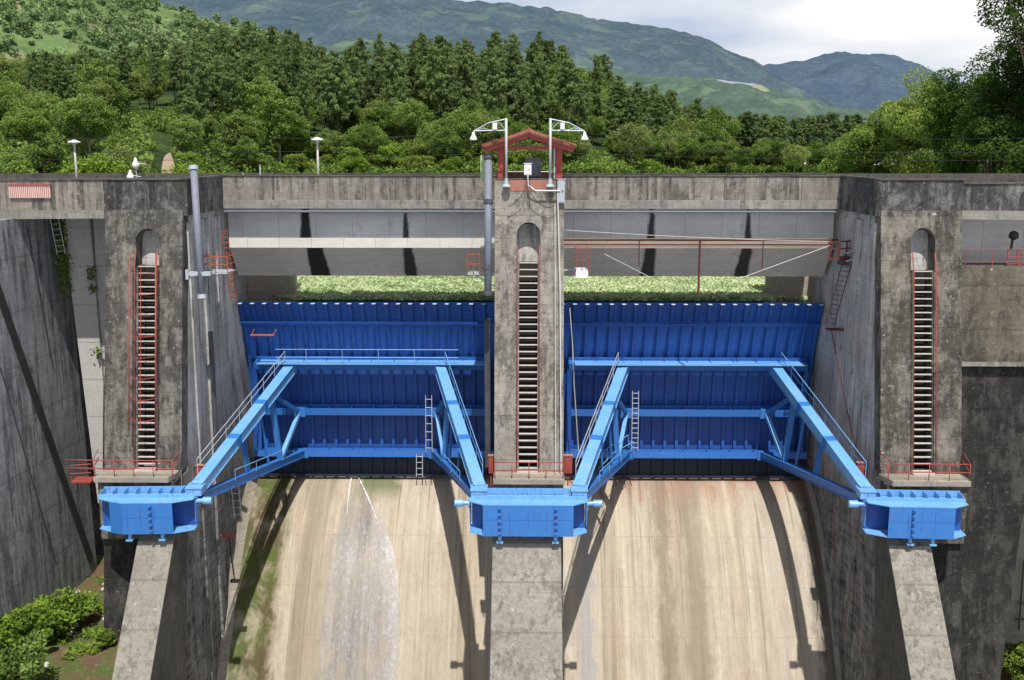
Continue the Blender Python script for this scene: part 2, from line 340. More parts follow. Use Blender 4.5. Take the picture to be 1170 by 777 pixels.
# ------------------------------------------------------------------ piers
def pier(name, X0, X1, sx, mat, label, lab_but, bx, ztop, cage, niche_v):
    p = empty(name, ((X0+X1)/2, 60, -45)); T = Matrix.Translation(-Vector(p.location))
    def put(mb, nm, m, bev=0, par=None, smooth=False):
        o = mb.build(nm, m, None, bev, smooth)
        o.data.transform(T) if par is None else o.data.transform(T)
        o.parent = par or p; return o
    tag(p, label, 'pier')
    hs = .53; hn = .68; za = ZF(niche_v[0]); zs = ZF(niche_v[1]); zb = ZLAND
    D = 1.05
    zsp = za-hn                                           # spring of the arch
    fm = MB()
    for sgn, xe in ((-1, X0), (1, X1)):
        poly = [FPT(xe, ztop), FPT(sx, ztop), FPT(sx, za)]
        for k in range(1, 9):
            a = PI/2*k/8; poly.append(FPT(sx+sgn*hn*math.sin(a), zsp+hn*math.cos(a)))
        poly += [FPT(sx+sgn*hn, zs), FPT(sx+sgn*hs, zs), FPT(sx+sgn*hs, zb), FPT(xe, zb)]
        fm.prism(poly, (0, D, 0))
    put(fm, 'front_wall', mat)
    # core behind the stair slot
    b = MB(); e = .002
    prof = [(YF(ztop)+D+e, ztop), (84, ztop), (87, ztop-2), (87, -48), (YF(zb)+.3, -48), (YF(zb)+.3, -30), (YF(zb)+D+e, zb)]
    prof = [(YF(ztop)+D+e, ztop), (84, ztop), (87, ztop-2), (87, -52), (YF(-52), -52), (YF(zb-.36), zb-.36), (YF(zb-.36)+D, zb-.36), (YF(zb)+D+e, zb)]
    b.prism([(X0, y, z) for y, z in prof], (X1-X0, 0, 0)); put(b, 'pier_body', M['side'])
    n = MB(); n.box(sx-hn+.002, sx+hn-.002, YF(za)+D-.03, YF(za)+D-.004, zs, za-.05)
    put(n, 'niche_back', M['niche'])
    # dark lining of the slot
    s = MB(); s.beam(FPT(sx, zb, -D+.01), FPT(sx, zs-.05, -D+.01), 2*hs-.01, .02, up=(0, 1, 0)); put(s, 'slot_back', M['dark_slot'])
    # landing
    l = MB(); xa, xb = (X0-.02, X1+.02) if abs(sx) < 5 else (X0-.1, X1-.0)
    y0 = YF(ZLAND)-1.35
    l.prism([(xa+(.0 if abs(sx)<5 else (.35 if sx>0 else 0)), y0, ZLAND), (xb-(0 if abs(sx)<5 else (.35 if sx<0 else 0)), y0, ZLAND), (xb, YF(ZLAND)+.02, ZLAND), (xa, YF(ZLAND)+.02, ZLAND)], (0, 0, -.34))
    put(l, 'landing', M['landing'], .03)
    c = MB(); zc0, zc1 = ZLAND-.345, -21.9; yl = y0+.25
    c.hexa([(X0+.03, yl, zc1), (X1-.03, yl, zc1), (X1-.03, YF(zc1)+.3, zc1), (X0+.03, YF(zc1)+.3, zc1), (X0+.03, yl, zc0), (X1-.03, yl, zc0), (X1-.03, YF(zc0)+.3, zc0), (X0+.03, YF(zc0)+.3, zc0)])
    put(c, 'landing_corbel', mat)
    lf = MB()
    for xq0, xq1 in ((X0, bx[0]-.004), (bx[1]+.004, X1)):
        if xq1-xq0 > .3: lf.hexa([(xq0+.004, YF(-48)-.03, -48), (xq1-.004, YF(-48)-.03, -48), (xq1-.004, YF(-48)-.003, -48), (xq0+.004, YF(-48)-.003, -48), (xq0+.004, YF(-21.9)-.03, -21.905), (xq1-.004, YF(-21.9)-.03, -21.905), (xq1-.004, YF(-21.9)-.003, -21.905), (xq0+.004, YF(-21.9)-.003, -21.905)])
    if lf.v: put(lf, 'lower_front', M['wing_dark'])
    # buttress below the trunnion beam
    bt = MB(); pr = [(YF(-21.3)+.3, -21.2), (55.45, -21.2), (54.95, -21.42), (50.4, -27.05), (36, -45), (32, -50), (YF(-52)+.3, -50)]
    bt.prism([(bx[0], y, z) for y, z in pr], (bx[1]-bx[0], 0, 0))
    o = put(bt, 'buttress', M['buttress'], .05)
    if lab_but: o['label'] = lab_but
    # steps
    st = MB(); z = zs; k = 0
    while z > zb+.12:
        d = .19
        yy = YF(z)
        st.box(sx-hs+.006, sx+hs-.006, yy+.02, yy+.02+d, z-.045, z-.0)
        z -= .385
    o = put(st, 'steps', M['tread']); tag(o, kind='stuff') if False else None
    sl = MB(); sl.box(sx-hs-.1, sx+hs+.05, YF(ZLAND)-.35, YF(ZLAND)+.3, ZLAND+.001, ZLAND+.09); put(sl, 'bottom_step', M['tread'])
    # handrails beside the stair
    for sg in (-1, 1):
        r = MB(); o_ = .32; xx = sx+sg*(hs+.1)
        r.tube([FPT(xx, zs+1.0, .1), FPT(xx, zs, o_), FPT(xx, zb+.3, o_)], .036, 6)
        zz = zs
        while zz > zb: r.tube([FPT(xx, zz, o_), FPT(xx, zz-.02, -.02)], .025, 5); zz -= 1.9
        if cage: 
            r.tube([FPT(xx+sg*.12, zs+.8, .75), FPT(xx+sg*.12, zb+2.4, .75)], .04, 6)
        put(r, 'handrail', M['red'], smooth=True)
    if cage:
        for k, zz in enumerate(np.linspace(zs-.3, zb+3., 8)):
            h = MB(); pts = [FPT(sx+(hs+.16)*math.cos(a), zz, .3+.75*math.sin(a)) for a in np.linspace(0, PI, 9)]
            h.tube(pts, .022, 5); put(h, 'cage_hoop', M['red'])
        h = MB(); h.tube([FPT(sx, zs, 1.05), FPT(sx, zb+2.6, 1.05)], .022, 5); put(h, 'cage_bar', M['red'])
    # guard rail of the landing
    g = MB(); ya = y0+.06; h_ = .95
    ex = 0 if abs(sx) < 5 else (-1.1 if sx < 0 else 0)
    xl, xr = xa+.08+ex, xb-.08
    for hh in (h_, h_*.5):
        pts = [(xl, ya, ZLAND+hh), (xr, ya, ZLAND+hh)]
        if abs(sx) > 5:
            pts = [(xa-.2 if sx < 0 else xa+.02, ya+1.35, ZLAND+hh+.25), (xa+.02 if sx < 0 else xa+.4, ya, ZLAND+hh)] + pts[1:] + [(xr+.1, ya+1.35, ZLAND+hh+.3)]
            if sx < 0: g.tube([(xa-1.6, ya+.1, ZLAND+hh), (xa+.05, ya, ZLAND+hh)], .03, 6)
        g.tube(pts, .03, 6)
    for q in np.linspace(xa+.1, xr, 5): g.tube([(q, ya, ZLAND), (q, ya, ZLAND+h_)], .025, 6)
    put(g, 'guard_rail', M['red'], smooth=True)
    return p, put
CS = at(603.5, 400, Y=59).x; LS = -21.9; RS = 22.4
BRL = (-21.65, -19.62); BRR = (19.78, 22.1)
pl, putl = pier('left_pier', *LX, LS, M['pier_left'], 'mould-darkened left pier with red caged stairway up its sloping face', None, BRL, ZDECK-.003, True, (262, 305))
pc, putc = pier('center_pier', *CX, CS, M['pier'], 'grey central pier between the two blue gates with narrow stairway and arched doorway', None, (CX[0]-.03, CX[1]-.18), ZTOP, False, (254, 300))
pr_, putr = pier('right_pier', *RX, RS, M['pier_right'], 'dark right pier with white steps and open red handrails up its face', None, BRR, ZDECK-.003, False, (260, 309))
pc.name = 'pier'; pl.name = 'pier'; pr_.name = 'pier'
# pilasters and grooves on the inner side walls, with the wall foot fillet
for put, x, s in ((putl, LX[1], 1), (putr, RX[0], -1)):
    for (y0, y1, d) in ((60.9, 61.6, .10), (63.4, 64.6, .16), (66.2, 67.1, .12)):
        m = MB(); m.box(min(x-.02*s, x+d*s), max(x-.02*s, x+d*s), y0, y1, -46, -4.2); put(m, 'wall_rib', M['side'])
# ------------------------------------------------------------------ spillway floor
def interp(x, pts):
    xs, ys = zip(*pts); return float(np.interp(x, xs, ys))
def zfl(y): return -23.0-.11*max(0, 74-y)**1.85
def chute(x0, x1, mat, label):
    rows = []
    ys = list(np.linspace(80, 74, 4))+list(np.linspace(73.7, 44, 60))
    for y in ys: rows.append([(x, y, zfl(y)+.02*noise.noise(Vector((x*.7, y*.7, 3)))) for x in np.linspace(x0, x1, 30)])
    m = MB(); m.grid(rows)
    o = m.build('spillway_chute', mat, None, 0, True); tag(o, label, 'spillway'); return o
cl = chute(LX[1]+.003, CX[0]-.003, M['chute_l'], 'left spillway chute with green algae and a fan of running water')
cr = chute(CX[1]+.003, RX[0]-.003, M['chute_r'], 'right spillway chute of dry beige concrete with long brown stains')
def fillet(x, s, w, nm, y1=73, par=None):
    m = MB(); rows = []
    for y in np.linspace(y1, 46, 40):
        rows.append([(x+s*.003, y, zfl(y)+w*1.1), (x+s*w*.45, y, zfl(y)+w*.5), (x+s*w, y, zfl(y)+.01)])
    m.grid(rows); o = m.build(nm, M['landing'], par); return o
fillet(LX[1], 1, .6, 'wall_foot', par=cl); fillet(RX[0], -1, .3, 'wall_foot', par=cr)
# running water fan
def floor_pt(u, v):
    r = ray(u, v); lo, hi = 40., 75.
    for _ in range(40):
        y = (lo+hi)/2; z = r.z/r.y*y
        if z > zfl(y): lo = y
        else: hi = y
    return r*(y/r.y)
LE = [(546, 401), (575, 389), (600, 379), (660, 366), (720, 357), (800, 349), (1000, 330)]; RE = [(546, 406), (560, 417), (580, 431), (600, 441), (625, 450), (650, 456), (700, 459), (740, 457), (800, 451), (1000, 440)]
rows = []; edge = []
for v in list(np.linspace(549, 800, 90))+[850, 900]:
    ul, ur = interp(v, LE), interp(v, RE); a_, b_ = floor_pt(ul, v), floor_pt(ur, v); row = []
    for k in range(21):
        q = k/20; x = a_.x+(b_.x-a_.x)*q; y = a_.y
        row.append((x, y, zfl(y)+.03)); edge.append(min(q*1.0, (1-q)*5)*2 if 0 < k < 20 else 0)
    rows.append(row)
m = MB(); m.grid(rows); wf = m.build('running_water', M['flow'], None, 0, True)
at_ = wf.data.attributes.new('edge', 'FLOAT', 'POINT'); at_.data.foreach_set('value', edge)
at3 = wf.data.attributes.new('across', 'FLOAT', 'POINT'); at3.data.foreach_set('value', [k/20 for _ in rows for k in range(21)])
tag(wf, kind='structure')
sp_m = MB()
for (xa, xb, yb) in ((floor_pt(401, 548).x, floor_pt(395, 600).x, 69.2), (floor_pt(405, 548).x, floor_pt(431, 617).x, 68.6)):
    rows = []
    for q in np.linspace(.02, .99, 24):
        y = 72.9+(yb-72.9)*q; x = xa+(xb-xa)*q**1.1; w = .012+.045*math.sin(PI*q**.7); h = .02+.10*math.sin(PI*q)
        rows.append([(x-w, y, zfl(y)+.05+h*.6), (x, y, zfl(y)+.08+h), (x+w, y, zfl(y)+.05+h*.6)])
    sp_m.grid(rows)
tag(sp_m.build('leaking_water', M['spray'], None, 0, True), kind='structure')
# ------------------------------------------------------------------ radial gates
def gate(name, x0, x1, xa, xb, ta, tb, label, rail, ladders):
    p = empty(name, ((x0+x1)/2, TC.y, TC.z)); T = Matrix.Translation(-Vector(p.location)); tag(p, label, 'spillway gate')
    def put(mb, nm, m, bev=0, par=None, smooth=False):
        o = mb.build(nm, m, None, bev, smooth); o.data.transform(T); o.parent = par or p; return o
    x0 += .04; x1 -= .04
    A0, A1 = -13.0, 31.6
    def arc(a0, a1, ra, rb, xa_, xb_, n=20):
        m = MB(); ex = (xb_-xa_)
        poly = [(xa_,)+G(a, ra) for a in np.linspace(a0, a1, n)]+[(xa_,)+G(a, rb) for a in np.linspace(a1, a0, n)]
        b = len(m.v); N = len(poly); m.v += [tuple(q) for q in poly]+[(q[0]+ex, q[1], q[2]) for q in poly]
        for i in range(N):
            j = (i+1) % N; m.f.append((b+i, b+j, b+N+j, b+N+i))
        for i in range(n-1):
            k = 2*n-2-i; m.f.append((b+i, b+i+1, b+k, b+k+1)); m.f.append((b+N+i, b+N+k+1, b+N+k, b+N+i+1))
        return m
    def merge(*ms):
        r = MB()
        for q in ms:
            b = len(r.v); r.v += q.v; r.f += [tuple(b+i for i in f) for f in q.f]
        return r
    put(arc(A0, A1, R, R+.04, x0, x1, 30), 'skin_plate', M['gate'])
    n = 22
    for k in range(n):
        x = x0+.25+(x1-x0-.5)*k/(n-1)
        put(merge(arc(A0, A1-.1, R-.22, R-.003, x-.02, x+.02), arc(A0, A1+.05, R-.245, R-.222, x-.10, x+.10)), 'rib', M['gate'])
        y, z = G(A1, R-.2); put(MB().box(x-.13, x+.13, y-.16, y+.16, z+.02, z+.05), 'sunlit_rib_end', M['sunlit_end'])  # pale plates added on the rib ends to paint sunlight onto them
    def girder(a, dep, fl, nm, xe0, xe1, m=M['girder']):
        g = MB()
        y, z = G(a, R-.38); y2, z2 = G(a, R-.38-dep)
        d = Vector((0, y2-y, z2-z)).normalized(); u = Vector((0, -d.z, d.y)); u = u if u.z > 0 else -u
        c1 = Vector((xe0, y, z)); c2 = Vector((xe1, y, z))
        def slab(r0, r1, h0, h1):
            P = [c1+d*r0+u*h0, c2+d*r0+u*h0, c2+d*r1+u*h0, c1+d*r1+u*h0, c1+d*r0+u*h1, c2+d*r0+u*h1, c2+d*r1+u*h1, c1+d*r1+u*h1]; g.hexa(P)
        slab(0, dep, -.02, .02); slab(dep, dep+.035, -fl/2, fl/2); slab(-.0, .03, -fl/2, fl/2)
        for k in range(11):                                # web stiffeners
            x = xe0+.3+(xe1-xe0-.6)*k/10
            for sgn in (-1, 1):
                P = [Vector((x-.01, y, z))+d*.03+u*sgn*.02, Vector((x+.01, y, z))+d*.03+u*sgn*.02, Vector((x+.01, y, z))+d*dep+u*sgn*.02, Vector((x-.01, y, z))+d*dep+u*sgn*.02]
                g.hexa(P+[q+u*sgn*(fl/2-.03) for q in P])
        return put(g, nm, m)
    girder(26.6, .12, .2, 'top_stringer', x0+.1, x1-.1, M['gate'])
    e0, e1 = x0+.75, x1-.75
    AU, AM, AL = 16.4, 3.9, -7.0
    gu = girder(AU, .95, .5, 'girder', e0, e1); girder(AM, .95, .5, 'girder', e0, e1); girder(AL, .95, .48, 'girder', e0-.4, e1+.4)
    for x in (e0+.05, e1-.05):
        put(arc(AL+1, AU-1, R-1.34, R-.37, x-.02, x+.02), 'end_frame', M['gate']); put(arc(AL+1, AU-1, R-1.37, R-1.345, x-.16, x+.16), 'end_frame_flange', M['gate'])
    put(arc(A0+.0, A0+.5, R-.6, R-.37, x0, x1, 3), 'bottom_seal', M['gate'])
    # pale walkway strip along the upper girder
    ug = Vector((0,)+G(AU+.9, R-1.37))
    w = MB(); w.box(e0+.4, e1-.2, ug.y-.55, ug.y+.9, ug.z-.0, ug.z+.04); put(w, 'walkway', M['blue'])
    if rail:
        h = MB()
        for hh in (.5, 1.05): h.tube([(xa-.9, ug.y-.5, ug.z+hh), (xb+1.3, ug.y-.5, ug.z+hh)], .026, 6)
        for x in np.linspace(xa+1.2, xb-1.7, 4): h.tube([(x, ug.y-.5, ug.z), (x, ug.y-.5, ug.z+1.05)], .024, 6)
        put(h, 'walkway_rail', M['blue'])
    rf = R-1.40
    for side, (xg, xt) in enumerate(((xa, ta), (xb, tb))):
        inward = 1 if side == 0 else -1
        U1 = Vector((xg,)+G(AU-.4, rf-.1)); B1 = Vector((xg+inward*.35,)+G(AM, rf-.05)); L1 = Vector((xg+inward*.45,)+G(AL, rf-.05))
        T0 = Vector((xt, TC.y+.45, TC.z+.55)); T1 = Vector((xt+inward*.12, TC.y+.55, TC.z+.05))
        def ib(p, q, w_, h_, tk=.05):
            """box section with flange plates standing slightly proud"""
            b_ = MB(); b_.beam(p, q, w_-.1, h_-.06); b_.beam(p, q, w_, .035, off=(0, h_/2)); b_.beam(p, q, w_, .035, off=(0, -h_/2)); return b_
        arm = put(ib(T0, U1, .68, .62), 'upper_arm', M['blue'])
        low = put(ib(T1, L1, .46, .46), 'lower_arm', M['blue_front'])
        for q0 in (.33, .62):
            c0, c1 = T0.lerp(U1, q0), T0.lerp(U1, q0+.035); put(MB().beam(c0, c1, .73, .68), 'splice_plate', M['blue_front'])
        def U(s): return T0.lerp(U1, s)
        def L(s): return T1.lerp(L1, s)
        a = MB(); a.beam(U(.42), L(.42), .09, .85, up=(0, 1, 0)); put(a, 'strut', M['blue_front'])
        a = MB(); a.beam(U(.75), L(.75), .34, .34, up=(0, 1, 0)); put(a, 'strut', M['blue_front'])
        a = MB(); a.beam(U(.75), B1, .24, .26); put(a, 'brace', M['blue_front'])
        a = MB(); a.beam(B1, L(.73), .26, .26); put(a, 'brace', M['blue'])
        a = MB(); a.beam(U(.62)+Vector((0, 0, -.3)), L(.62)+Vector((0, 0, .2)), .12, .12); put(a, 'brace', M['blue_front'])
        # connection plates at the girders
        for q in (U1, L1, B1): put(MB().box(q.x-.42, q.x+.42, q.y-.03, q.y+.1, q.z-.34, q.z+.34), 'end_plate', M['blue_front'])
        hr = MB(); so = -inward*.36
        base = [U(s) for s in np.linspace(.06, 1.0, 8)]
        for q in base: hr.tube([q+Vector((so, 0, .33)), q+Vector((so, 0, 1.2))], .02, 5)
        hr.tube([base[0]+Vector((so, 0, 1.2)), base[-1]+Vector((so, 0, 1.2))], .028, 6); hr.tube([base[0]+Vector((so, 0, .78)), base[-1]+Vector((so, 0, .78))], .022, 6)
        put(hr, 'arm_handrail', M['galv' if side == 0 else 'blue'])
        if (x0 < 0) or side == 0:
            hr = MB(); hr.tube([L(.25)+Vector((inward*.3, 0, .85)), L(.72)+Vector((inward*.3, 0, .9)), ], .03, 6)
            for s in (.25, .45, .72): hr.tube([L(s)+Vector((inward*.3, 0, .2)), L(s)+Vector((inward*.3, 0, .88))], .02, 5)
            put(hr, 'arm_handrail', M['blue'])
    for (xl, zb, zt, yl, ml, rung) in ladders:
        ld = MB()
        for s in (-.22, .22): ld.tube([(xl+s, yl, zb), (xl+s*.95, yl+.25, zt)], .03, 6)
        nn = int((zt-zb)/rung)
        for k in range(nn): q = (k+.5)/nn; ld.tube([(xl-.22, yl+.25*q, zb+(zt-zb)*q), (xl+.22, yl+.25*q, zb+(zt-zb)*q)], .018, 5)
        put(ld, 'ladder', M[ml])
    return p, put
yl_ = 70.0
def zv(v, y): return at(600, v, Y=y).z
gl, pgl = gate('radial_gate', LX[1], CX[0], -16.45, -6.1, -18.55, -2.72, 'left blue radial gate, with a railed walkway along its upper girder', True,
     [(at(490, 500, Y=yl_).x, zv(517, yl_), zv(453, yl_), yl_, 'galv', .52), (at(479, 530, Y=71.2).x, zv(546, 71.2), zv(520, 71.2), 71.2, 'galv', .4)])
gr, pgr = gate('radial_gate', CX[1], RX[0], 6.55, 17.0, 2.84, 18.75, 'right blue radial gate, without a railing, one ladder beside its left arm', False,
     [(at(726, 480, Y=yl_).x, zv(514, yl_), zv(447, yl_), yl_, 'galv', .33)])
# curved stair with handrails down the left arm of the right gate
hr = MB()
for off in (0, .75):
    P = [at(718+off*8, 497+off*10, Y=69.6), at(694+off*8, 512+off*8, Y=67), at(676+off*8, 532+off*8, Y=63), at(660+off*8, 560+off*6, Y=58)]
    hr.tube(P, .03, 6)
    for q in P[:-1]: hr.tube([q, q-Vector((0, 0, .9))], .02, 5)
pgr(hr, 'stair_rail', M['blue'])
# red scaffold plank hanging on the left gate
m = MB(); q = at(300, 383, Y=69.9); m.box(q.x-.85, q.x+.75, q.y, q.y+.3, q.z-.05, q.z+.02)
m.tube([(q.x+.7, q.y+.1, q.z), (q.x+.7, q.y+1.0, q.z+.25)], .02); m.tube([(q.x-.8, q.y+.1, q.z), (q.x-.8, q.y+1.0, q.z+.25)], .02)
tag(m.build('hanging_plank', M['orange']), 'short orange plank fixed high on the left gate near its corner', 'plank')
# ------------------------------------------------------------------ trunnion beams
def trunnion(xc, hw_front, hw_l, hw_r, label, rows, pins, kink=0, rz=0):
    p = empty('trunnion_beam', (xc, 56.2, -21.9), rz); tag(p, label, 'trunnion beam')
    zt, zb = -18.98-(-21.9), -20.72-(-21.9)
    yF, yB, yP = -1.8, -.12, -.62
    hf = hw_front
    plan = [(-hf, yF), (hf, yF), (hf+.02, yF+.0), (hw_r, yF+.55), (hw_r, yB), (-hw_l, yB), (-hw_l, yF+.55)]
    if kink: plan[0] = (-hf+kink, yF); plan[-1:] = [(-hw_l, yF+.8), (-hf, yF+.3)]
    for z, nm in ((zt, 'top_flange'), (zb, 'bottom_flange')):
        m = MB(); m.prism([(x, y, z) for x, y in plan], (0, 0, -.05)); m.build(nm, M['blue'], p)
    m = MB()
    if kink:
        m.box(-hf+kink, hf, yF-.03, yF-.003, zb-.06, zt-.06)
        m.hexa([(-hf, yF+.3-.02, zb-.06), (-hf+kink-.004, yF-.03, zb-.06), (-hf+kink-.004, yF-.003, zb-.06), (-hf, yF+.3, zb-.06), (-hf, yF+.3-.02, zt-.06), (-hf+kink-.004, yF-.03, zt-.06), (-hf+kink-.004, yF-.003, zt-.06), (-hf, yF+.3, zt-.06)])
    else: m.box(-hf, hf, yF-.03, yF-.003, zb-.06, zt-.06)
    m.build('front_plate', M['blue_front'], p)
    sm = MB(); sm.box(-hf+kink+.02, hf-.02, yF-.036, yF-.031, (zt+zb)/2-.01, (zt+zb)/2+.01); 
    for q in (-.45, .0, .45): sm.box(q*hf*.9-.012, q*hf*.9+.012, yF-.036, yF-.031, zb+.25, zt-.35)
    sm.build('plate_seam', M['gate'], p)
    m = MB(); m.box(-hw_l+.1, hw_r-.1, yP, yP+.05, zb, zt-.06); m.build('web', M['gate'], p)
    # raised cells on top (stiffeners)
    m = MB(); n = 9; L_ = -hw_l+.15; R_ = hw_r-.15
    for k in range(n):
        x = L_+(R_-L_)*k/(n-1); m.box(x-.02, x+.02, yB-.75, yB+.05, zt+.003, zt+.34)
    m.box(L_-.1, R_+.1, yB-.80, yB-.765, zt+.003, zt+.20); m.box(L_-.1, R_+.1, yB+.055, yB+.09, zt+.003, zt+.36)
    m.build('stiffener', M['blue'], p)
    # rows of anchor nuts on the front and feet below
    for rx in rows:
        m = MB()
        for k in range(5): z = zb+.12+(zt-zb-.3)*k/4; m.tube([(rx, yF-.03, z), (rx, yF-.17, z+.03)], .10, 6); m.tube([(rx, yF-.17, z+.03), (rx, yF-.27, z+.04)], .05, 6)
        m.tube([(rx-.02, yF-.07, zb-.02), (rx+.02, yF-.07, zt-.2)], .035, 6)
        m.build('anchor_nuts', M['blue_front'], p)
    for rx in ((-hf*.42, hf*.6) if kink else (rows if len(rows) > 1 else (rows[0], rows[0]+1.2))):
        m = MB(); m.tube([(rx, yF+.35, zb-.05), (rx, yF+.25, zb-.42)], .11, 6); m.box(rx-.18, rx+.18, yF+.1, yF+.4, zb-.52, zb-.42); m.build('anchor_foot', M['blue'], p)
    # back webs towards the pier
    m = MB(); m.box(-hw_l+.2, hw_r-.2, yB+.0, yB+.32, zb+.1, zt-.1); m.build('saddle', M['gate'], p)
    for (px, sg) in pins:
        m = MB(); m.box(px-.42, px+.42, yB-.62, yB+.35, zt+.003, zt+.42)
        m.box(px-.47, px+.47, yB-.68, yB+.4, zt+.42, zt+.46); m.build('bearing_housing', M['blue'], p)
        e = hw_r if sg > 0 else -hw_l
        m = MB(); m.tube([(e+sg*.0, yP-.0, zt-.32), (e+sg*.38, yP, zt-.32)], .13, 12); m.tube([(e+sg*.38, yP, zt-.32), (e+sg*.85, yP, zt-.32)], .21, 14)
        m.build('trunnion_pin', M['blue'], p, .01)
        m = MB(); m.box(e-.04 if sg > 0 else e-.02, e+.02 if sg > 0 else e+.04, yP-.28, yB, zb+.2, zt-.06); m.build('end_plate', M['blue_front'], p)
        m = MB()
        for a in range(6): m.tube([(e, yP-.22*math.cos(a*PI/3), zt-.32+.25*math.sin(a*PI/3)), (e+sg*.1, yP-.22*math.cos(a*PI/3), zt-.32+.25*math.sin(a*PI/3))], .035, 6)
        m.build('bolts', M['blue'], p)
    return p
trunnion(.02, 2.46, 3.22, 3.22, 'blue trunnion beam on the central pier, widest of the three with two bolt rows', (-1.55, 1.5), ((-2.74, -1), (2.82, 1)))
trunnion(-21.25, 1.75, 2.55, 2.75, 'blue trunnion beam on the left pier, below the red caged stairway', (.55,), ((2.65, 1),), kink=.75, rz=.045)
trunnion(21.35, 1.75, 2.75, 2.6, 'blue trunnion beam on the right pier, above the patched sloping buttress', (-.45,), ((-2.6, -1),), rz=-.045)
# ------------------------------------------------------------------ deck, parapets, beams
def thing(mb, name, mat, label, cat, bev=0, **k): o = mb.build(name, mat, None, bev); tag(o, label, cat, **k); return o
YP = 67.55
def bridge(x0, x1, label):
    p = empty('bridge_span', ((x0+x1)/2, 70, ZDECK)); tag(p, label, 'bridge')
    T = Matrix.Translation(-Vector(p.location))
    def put(mb, nm, m, bev=0): o = mb.build(nm, m, None, bev); o.data.transform(T); o.parent = p; return o
    m = MB(); m.box(x0, x1, YP, YP+.25, -3.22, ZTOP); put(m, 'parapet', M['parapet'])
    m = MB(); m.box(x0, x1, YP-.06, YP+.35, ZTOP+.002, ZTOP+.1); put(m, 'coping', M['coping'], .02)
    m = MB(); m.box(x0, x1, YP-.08, YP+1.0, -3.78, -3.224); put(m, 'deck_edge', M['lip'], .02)
    m = MB(); m.box(x0, x1, YP+.26, 70.7, -3.2, -2.95); put(m, 'roadway', M['asphalt'])
    m = MB(); m.box(x0, x1, 70.7, 70.9, -3.3, ZTOP+.05); m.box(x0, x1, 70.65, 70.95, ZTOP+.052, ZTOP+.15); put(m, 'far_parapet', M['coping'])
    # breast wall: upright panel, lit ledge, sloping soffit
    yb = 68.45
    m = MB(); m.box(x0, x1, yb, yb+.5, -5.72, -3.79); put(m, 'beam_face', M['panel'])
    m = MB(); m.box(x0, x1, yb-.035, yb+.5, -6.36, -5.724); put(m, 'beam_ledge', M['strip'] if x0 < 0 else M['inner'])  # left ledge paler than the right: sunlight put into its colour
    m = MB(); m.hexa([(x0, yb-.03, -6.364), (x1, yb-.03, -6.364), (x1, 70.75, -6.364), (x0, 70.75, -6.364), (x0, 70.3, -8.42), (x1, 70.3, -8.42), (x1, 70.75, -8.42), (x0, 70.75, -8.42)])
    put(m, 'sloping_soffit', M['soffit'])
    m = MB(); m.tube([(x0, YP+.05, -3.95), (x1, YP+.05, -3.95)], .09, 8); put(m, 'conduit', M['pipe_grey'])
    return p, put
bridge(LX[1]+.3, CX[0]-.005, 'left bridge span over the left gate, pale lit ledge under its parapet')
br, pbr = bridge(CX[1]+.005, RX[0]-.3, 'right bridge span over the right gate, rust pipe along its beam')
# side returns joining bay parapet and pier parapet
def parapet_seg(x0, x1, y, zt, label, mat, dz=0, lip=True):
    p = empty('parapet_wall', ((x0+x1)/2, y, ZDECK)); tag(p, label, 'parapet'); T = Matrix.Translation(-Vector(p.location))
    for mb, nm, mm in ((MB().hexa([(x0, y, ZDECK+dz), (x1, y, ZDECK), (x1, y+.3, ZDECK), (x0, y+.3, ZDECK+dz), (x0, y, zt+dz), (x1, y, zt), (x1, y+.3, zt), (x0, y+.3, zt+dz)]), 'wall', mat),
                       (MB().hexa([(x0, y-.07, zt+dz+.003), (x1, y-.07, zt+.003), (x1, y+.4, zt+.003), (x0, y+.4, zt+dz+.003), (x0, y-.07, zt+dz+.1), (x1, y-.07, zt+.1), (x1, y+.4, zt+.1), (x0, y+.4, zt+dz+.1)]), 'coping', M['coping'])):
        o = mb.build(nm, mm, None, .01); o.data.transform(T); o.parent = p
    return p
YQ = YF(-2.5)-.12
parapet_seg(LX[0]-.05, LX[1]-.02, YQ, ZTOP-.02, 'blackened parapet wall on top of the left pier', M['parapet_dark'])
parapet_seg(RX[0]+.02, RX[1]+.02, YQ, ZTOP-.02, 'blotchy parapet wall on top of the right pier', M['parapet_dark'])
for (x, s, lab) in ((LX[1], 1, 'short side parapet wall turning in from the left pier to the left span'), (RX[0], -1, 'short dark side parapet wall turning in from the right pier to the right span')):
    m = MB(); a, b = sorted((x-s*.015, x+s*.29)); m.box(a, b, YQ+.0, YP+.2, -3.78, ZTOP-.01); m.box(a-.05, b+.05, YQ-.05, YP+.2, ZTOP-.008, ZTOP+.09)
    thing(m, 'parapet_wall', M['parapet_dark'], lab, 'parapet')
# pier tops: road over outer piers
for (x0, x1, nm) in ((LX[0]-40, LX[1], 'left'), (RX[0], RX[1]+40, 'right')):
    m = MB(); m.box(x0, x1+.28 if nm == 'left' else x1, YQ+.31, 74.4, -3.0, -2.95)
    tag(m.build('road', M['asphalt']), kind='structure')
    m = MB(); m.box(x0, x1, 74.4, 74.65, -3.3, ZTOP+.05)
    thing(m, 'far_parapet_wall', M['coping'], 'upstream parapet wall of the road beyond the %s pier' % nm, 'parapet')
